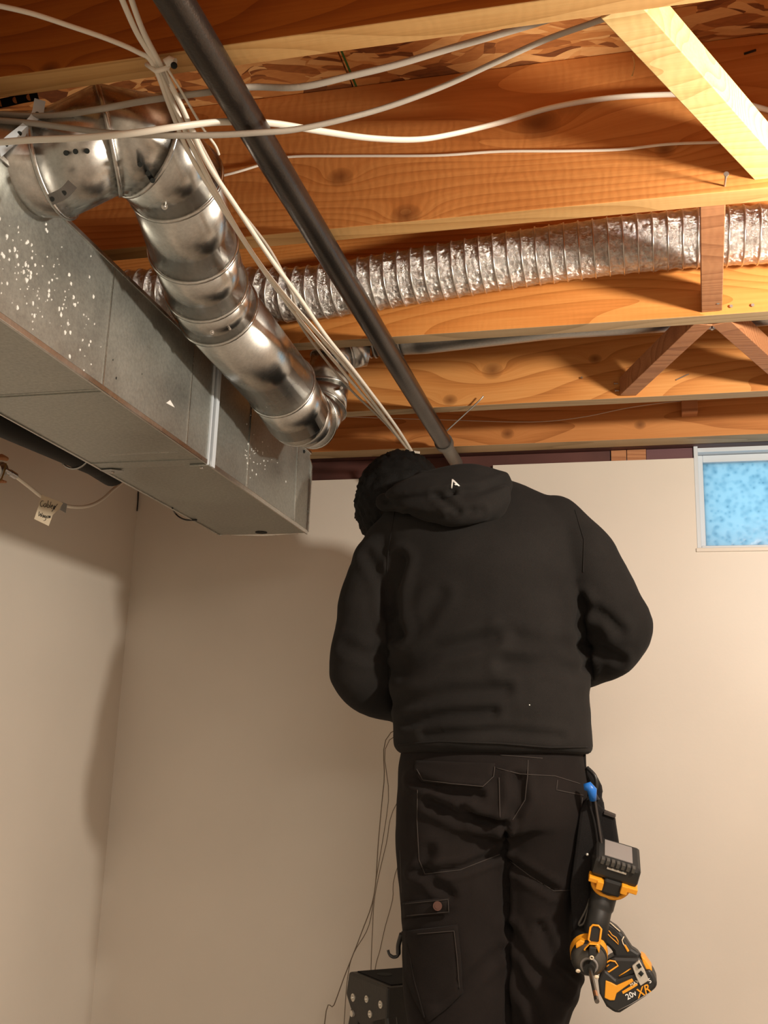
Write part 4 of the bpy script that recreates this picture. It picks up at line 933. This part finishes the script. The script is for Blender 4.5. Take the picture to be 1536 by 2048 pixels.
ppoly([(1179, 1886), (1196, 1888), (1200, 1895), (1198, 1908), (1192, 1895), (1178, 1892), (1170, 1903), (1166, 1900)], YT-.035, .02).build('yellow_yoke', m_yel, d1, bevel=.002)
ppoly([(1178, 1893), (1193, 1895), (1190, 1915), (1177, 1914)], YT-.046, .02).build('lamp_housing', m_rub, d1, bevel=.002)
MB().tube(ring_pts(aty(1183.5, 1915.5, YT-.052), ax_, .0026, 14), .0012, 6, closed=True).build('lamp_ring', m_tag, d1, smooth='all')
ppoly([(1151, 1886), (1160, 1879), (1170, 1883), (1166, 1890), (1152, 1898)], YT-.02, .015).build('yellow_vent', m_yel, d1, bevel=.002)
nc = hc+ax_*.013
MB().tube(ring_pts(nc, ax_, .0125, 24), .0022, 8, closed=True).build('chuck_ring', m_tgrey2, d1, smooth='all')
MB().cyl(nc-ax_*.005, nc+ax_*.012, .0095, 20).build('chuck', m_rub, d1, smooth=True)
tip = aty(1194, 2003, YT-.12); MB().cyl(nc, nc.lerp(tip, .75), .0036, 8).build('driver_bit', m_bit, d1, smooth=True)
MB().cyl(nc.lerp(tip, .75), nc.lerp(tip, .90), .0037, 8).build('bit_collar', m_copperbit, d1, smooth=True)
MB().cyl(nc.lerp(tip, .90), tip, .0038, 8).build('bit_tip', m_bit, d1, smooth=True)
MB().ball(aty(1156, 1942, YT-.03), (.004, .003, .003), 8).build('screw', m_tag, d1, smooth=True); MB().ball(aty(1193, 1954, YT-.035), (.004, .003, .003), 8).build('screw', m_tag, d1, smooth=True)

# ---- second driver, side on, battery down
Y2 = 1.885
d2 = thing('cordless_drill', 'yellow and black cordless drill seen side-on, large battery hanging lowest right', 'power tool', aty(1255, 1990, Y2))
def p2(pts, y0, th, name, mat, bev=.002, par=None, label=None): return ppoly(pts, Y2+y0, th).build(name, mat, par or d2, bevel=bev, label=label)
p2([(1196, 1830), (1208, 1838), (1220, 1846), (1233, 1855), (1246, 1869), (1256, 1885), (1264, 1897), (1277, 1905), (1282, 1916), (1262, 1934), (1226, 1932), (1228, 1914), (1226, 1903), (1217, 1894), (1200, 1881), (1190, 1868)], 0, .034, 'grip', m_rub, .009)
p2([(1208, 1926), (1218, 1918), (1228, 1913), (1281, 1915), (1292, 1926), (1302, 1944), (1262, 1958), (1233, 1972), (1216, 1960), (1206, 1942)], -.012, .058, 'tool_foot', m_rub, .007)
p2([(1196, 1962), (1202, 1945), (1209, 1938), (1232, 1958), (1300, 1938), (1308, 1950), (1315, 1966), (1312, 1976), (1290, 1994), (1240, 2026), (1230, 2026), (1213, 2014), (1199, 1988)], -.018, .070, 'battery', m_rub, .006)
bat2 = d2.children[-1]
p2([(1211, 1961), (1222, 1965), (1233, 1971), (1264, 1957), (1267, 1963), (1248, 1976), (1233, 1987), (1229, 2001), (1220, 2001), (1209, 1996)], -.0205, .01, 'yellow_side_panel', m_yel, .0012, bat2)
p2([(1264, 1932), (1278, 1920), (1289, 1940), (1298, 1961), (1281, 1972), (1272, 1954)], -.022, .008, 'belt_clip', m_rivet, .001)
clip = d2.children[-1]
for (a, b_) in (((1275, 1934), (1281, 1930)), ((1279, 1944), (1285, 1950))): MB().tube([aty(a[0], a[1], Y2-.0225), aty(b_[0], b_[1], Y2-.0225)], .0035, 10).build('slot', m_dark, clip, smooth=True)
p2([(1281, 1911), (1290, 1917), (1296, 1926), (1304, 1937), (1304, 1946), (1298, 1948), (1291, 1937), (1286, 1927)], -.012, .05, 'yellow_latch', m_yel, .002)
def t2(pts, r, name, mat, y0=-.001, closed=False, par=None): return MB().tube([aty(x, y, Y2+y0) for x, y in pts], r, 6, closed=closed).build(name, mat, par or d2, smooth='all')
t2([(1208, 1928), (1220, 1921), (1230, 1923), (1236, 1931), (1218, 1944), (1207, 1941)], .0015, 'yellow_switch_frame', m_yel, -.013, True)
t2([(1213, 1932), (1218, 1929), (1213, 1934)], .0008, 'switch_mark', m_yel, -.013)
t2([(1208, 1845), (1216, 1843), (1222, 1847), (1232, 1856), (1240, 1863)], .0010, 'grip_trim', m_tag, -.001)
t2([(1248, 1873), (1244, 1880), (1246, 1887), (1250, 1893)], .0010, 'grip_trim', m_tag, -.001)
p2([(1247, 1890), (1251, 1889), (1259, 1902), (1255, 1905)], -.002, .006, 'yellow_tab', m_yel, .001)
# yellow wordmark outline on the grip (illegible in the photo)
t2([(1209, 1862), (1214, 1859), (1219, 1863), (1224, 1870), (1232, 1875), (1236, 1882), (1237, 1889), (1230, 1882), (1222, 1875), (1215, 1868)], .0009, 'grip_logo', m_yel, -.001, True)
t2([(1238, 1952), (1248, 1946), (1262, 1937)], .0010, 'yellow_line', m_yel, -.0135)
t2([(1206, 1950), (1216, 1960), (1232, 1970)], .0010, 'yellow_line', m_tag, -.0165)
t2([(1236, 2021), (1262, 2008), (1300, 1985)], .0006, 'seam_line', m_tgrey2, -.0185)
def text(body, px, py, Y, size, rot, mat, parent, name, shear=0, ext=.0003):
    cu = bpy.data.curves.new(name, 'FONT'); cu.body = body; cu.size = size; cu.extrude = ext; cu.shear = shear; cu.offset = size*.012; cu.resolution_u = 2
    o = bpy.data.objects.new(name, cu); COL.objects.link(o); dg = bpy.context.evaluated_depsgraph_get()
    me = bpy.data.meshes.new_from_object(o.evaluated_get(dg)); bpy.data.objects.remove(o)
    me.transform(Matrix.Rotation(math.radians(90), 4, 'X') @ Matrix.Rotation(rot, 4, 'Z')); me.materials.clear(); me.materials.append(mat)
    o = bpy.data.objects.new(name, me); COL.objects.link(o); o.location = aty(px, py, Y); setpar(o, parent); return o
text('20v', 1255, 2000, Y2-.0187, .0125, math.radians(30), m_logo, bat2, 'battery_lettering')
text('XR', 1276, 1997, Y2-.0187, .0185, math.radians(30), m_yel, bat2, 'battery_lettering', .35)
text('MAX', 1262, 1974, Y2-.0187, .0075, math.radians(30), m_tag, bat2, 'battery_lettering')
text('5', 1299, 1967, Y2-.0187, .010, math.radians(30), m_logo, bat2, 'battery_lettering')
p2([(1244, 1983), (1262, 1972), (1273, 1966), (1276, 1970), (1262, 1979), (1246, 1988)], -.0188, .001, 'yellow_stripe', m_yel, 0, bat2)

# ================================================================== STEPLADDER
zL = 1.073
LA = atz(775, 1975, zL); LB = atz(697, 1943, zL)
lu = (LB-LA); dep = min(lu.length, .2); lu.normalize(); lv = Vector((-lu.y, lu.x, 0)); lv = lv if lv.x > 0 else -lv; lz = Vector((0, 0, 1))
lad = thing('stepladder', 'dark brown-black stepladder with bright rivets, left of and behind the legs', 'ladder', (LA.x+.1, LA.y, 0))
WL_ = .36
cc = LA + lu*dep/2 + lv*WL_/2
capm = MB()
prof_ = [(0, 0), (dep, 0), (dep+.010, -.045), (dep-.012, -.068), (.09, -.100), (0, -.105)]
capm.prism([LA+lu*a+lz*b for a, b in prof_], lv*WL_)
cap_ = capm.build('top_cap', m_lad, lad, bevel=.005)
MB().obox(cc+lz*.001, lu*(dep/2-.012), lv*(WL_/2-.015), lz*.0012).build('grip_pad', m_pouch, cap_)
for a, b, r in ((.06, .085, .014), (.10, .05, .016), (.05, .2, .02), (.11, .27, .014), (.09, .15, .012)): MB().cyl(LA+lu*a+lv*b+lz*.0005, LA+lu*a+lv*b+lz*.0030, r, 20).build('tool_hole', m_dark, cap_)
def onend(px, py):
    d = ray(px, py); n = lv; t = (LA-EYE).dot(n)/d.dot(n); return EYE+d*t
for (px, py, r) in ((707, 1995, .0078), (734, 1998, .0068), (762, 2009, .0072), (741, 2028, .0070)):
    p = onend(px, py); MB().cyl(p+lv*.002, p-lv*.002, r, 16).ball(p-lv*.0018, (r*.8, r*.8, r*.8) if False else r*.55, 10).build('rivet', m_rivet, cap_, smooth=True)
sp_ = .26
for side in (.012, WL_-.012):
    top = LA + lv*side + lz*(-.06)
    f0, f1 = top+lu*.03, Vector((top.x, top.y, 0)) + lu*.03 - lu*.30; MB().bar(f0, f1+lz*.0, .024, .062, lu).build('front_rail', m_lad, lad, bevel=.004)
    r0, r1 = top+lu*(dep-.035), Vector((top.x, top.y, 0)) + lu*(dep+.30); rr_ = MB().bar(r0, r1, .022, .036, lu).build('rear_rail', m_lad, lad, bevel=.003)
    p = r0.lerp(r1, .0); 
    for q in (f1, r1): MB().obox(Vector((q.x, q.y, .014)), lu*.035, lv*.018, lz*.014).build('rubber_foot', m_rub, lad, bevel=.003)
p = onend(706, 2027); MB().cyl(p+lv*.003, p-lv*.004, .0062, 14).build('rivet', m_rivet, lad, smooth=True)
for zz in (.27, .54, .80):
    off = .03-.30*(1-zz/(zL-.06)); c_ = Vector((LA.x, LA.y, zz)) + lu*off + lv*WL_/2
    MB().obox(c_-(lu*(.055 if zz == .54 else .03)), lu*(.11 if zz == .54 else .045), lv*(WL_/2-.024), lz*.013).build('step', m_lad, lad, bevel=.003)
for zz in (.3, .7):
    off = dep-.035+.335*(1-zz/(zL-.06)); c_ = Vector((LA.x, LA.y, zz)) + lu*off + lv*WL_/2
    MB().obox(c_, lu*.006, lv*(WL_/2-.02), lz*.012).build('rear_brace', m_lad, lad)

# ================================================================== WIRES HANGING FROM THE HANDS
HG = 'thin grey wires hanging from the hands to the floor'
def hw(pts, lab, r=.0010, Y=2.3):
    P = [HS]+[aty(x, y, Y) for x, y in pts[2:]]; e_ = P[-1].copy(); e_.z = .004; mid = P[-1].lerp(e_, .5)+Vector((-.01, .0, 0))
    o = MB().tube(smooth_path(P+[mid, e_], 5), r, 6).build('hanging_wire', m_rope, smooth='all'); tag(o, lab, 'wire', HG)
hs = aty(900, 1425, 2.24)
hw([(880, 1430), (800, 1440), (782, 1465), (768, 1565), (757, 1680), (748, 1790), (722, 1868), (690, 1950), (668, 2010), (648, 2056)], 'thin grey wire swinging furthest left, past the ladder cap', .0012, 2.40)
hw([(882, 1432), (800, 1438), (779, 1480), (777, 1600), (752, 1760), (738, 1850), (708, 1905), (696, 1950), (688, 2050)], 'thin grey wire crossing the others above the ladder cap corner', .0010, 2.43)
hw([(884, 1434), (810, 1450), (797, 1600), (772, 1690), (750, 1790), (745, 1860), (742, 1935), (740, 2050)], 'thin grey wire hanging nearly straight to the middle of the ladder cap', .0010, 2.46)
hw([(886, 1436), (822, 1500), (800, 1720), (785, 1800), (770, 1855), (760, 1900), (750, 1940), (735, 2060)], 'thin grey wire closest to the left thigh', .0010, 2.47)
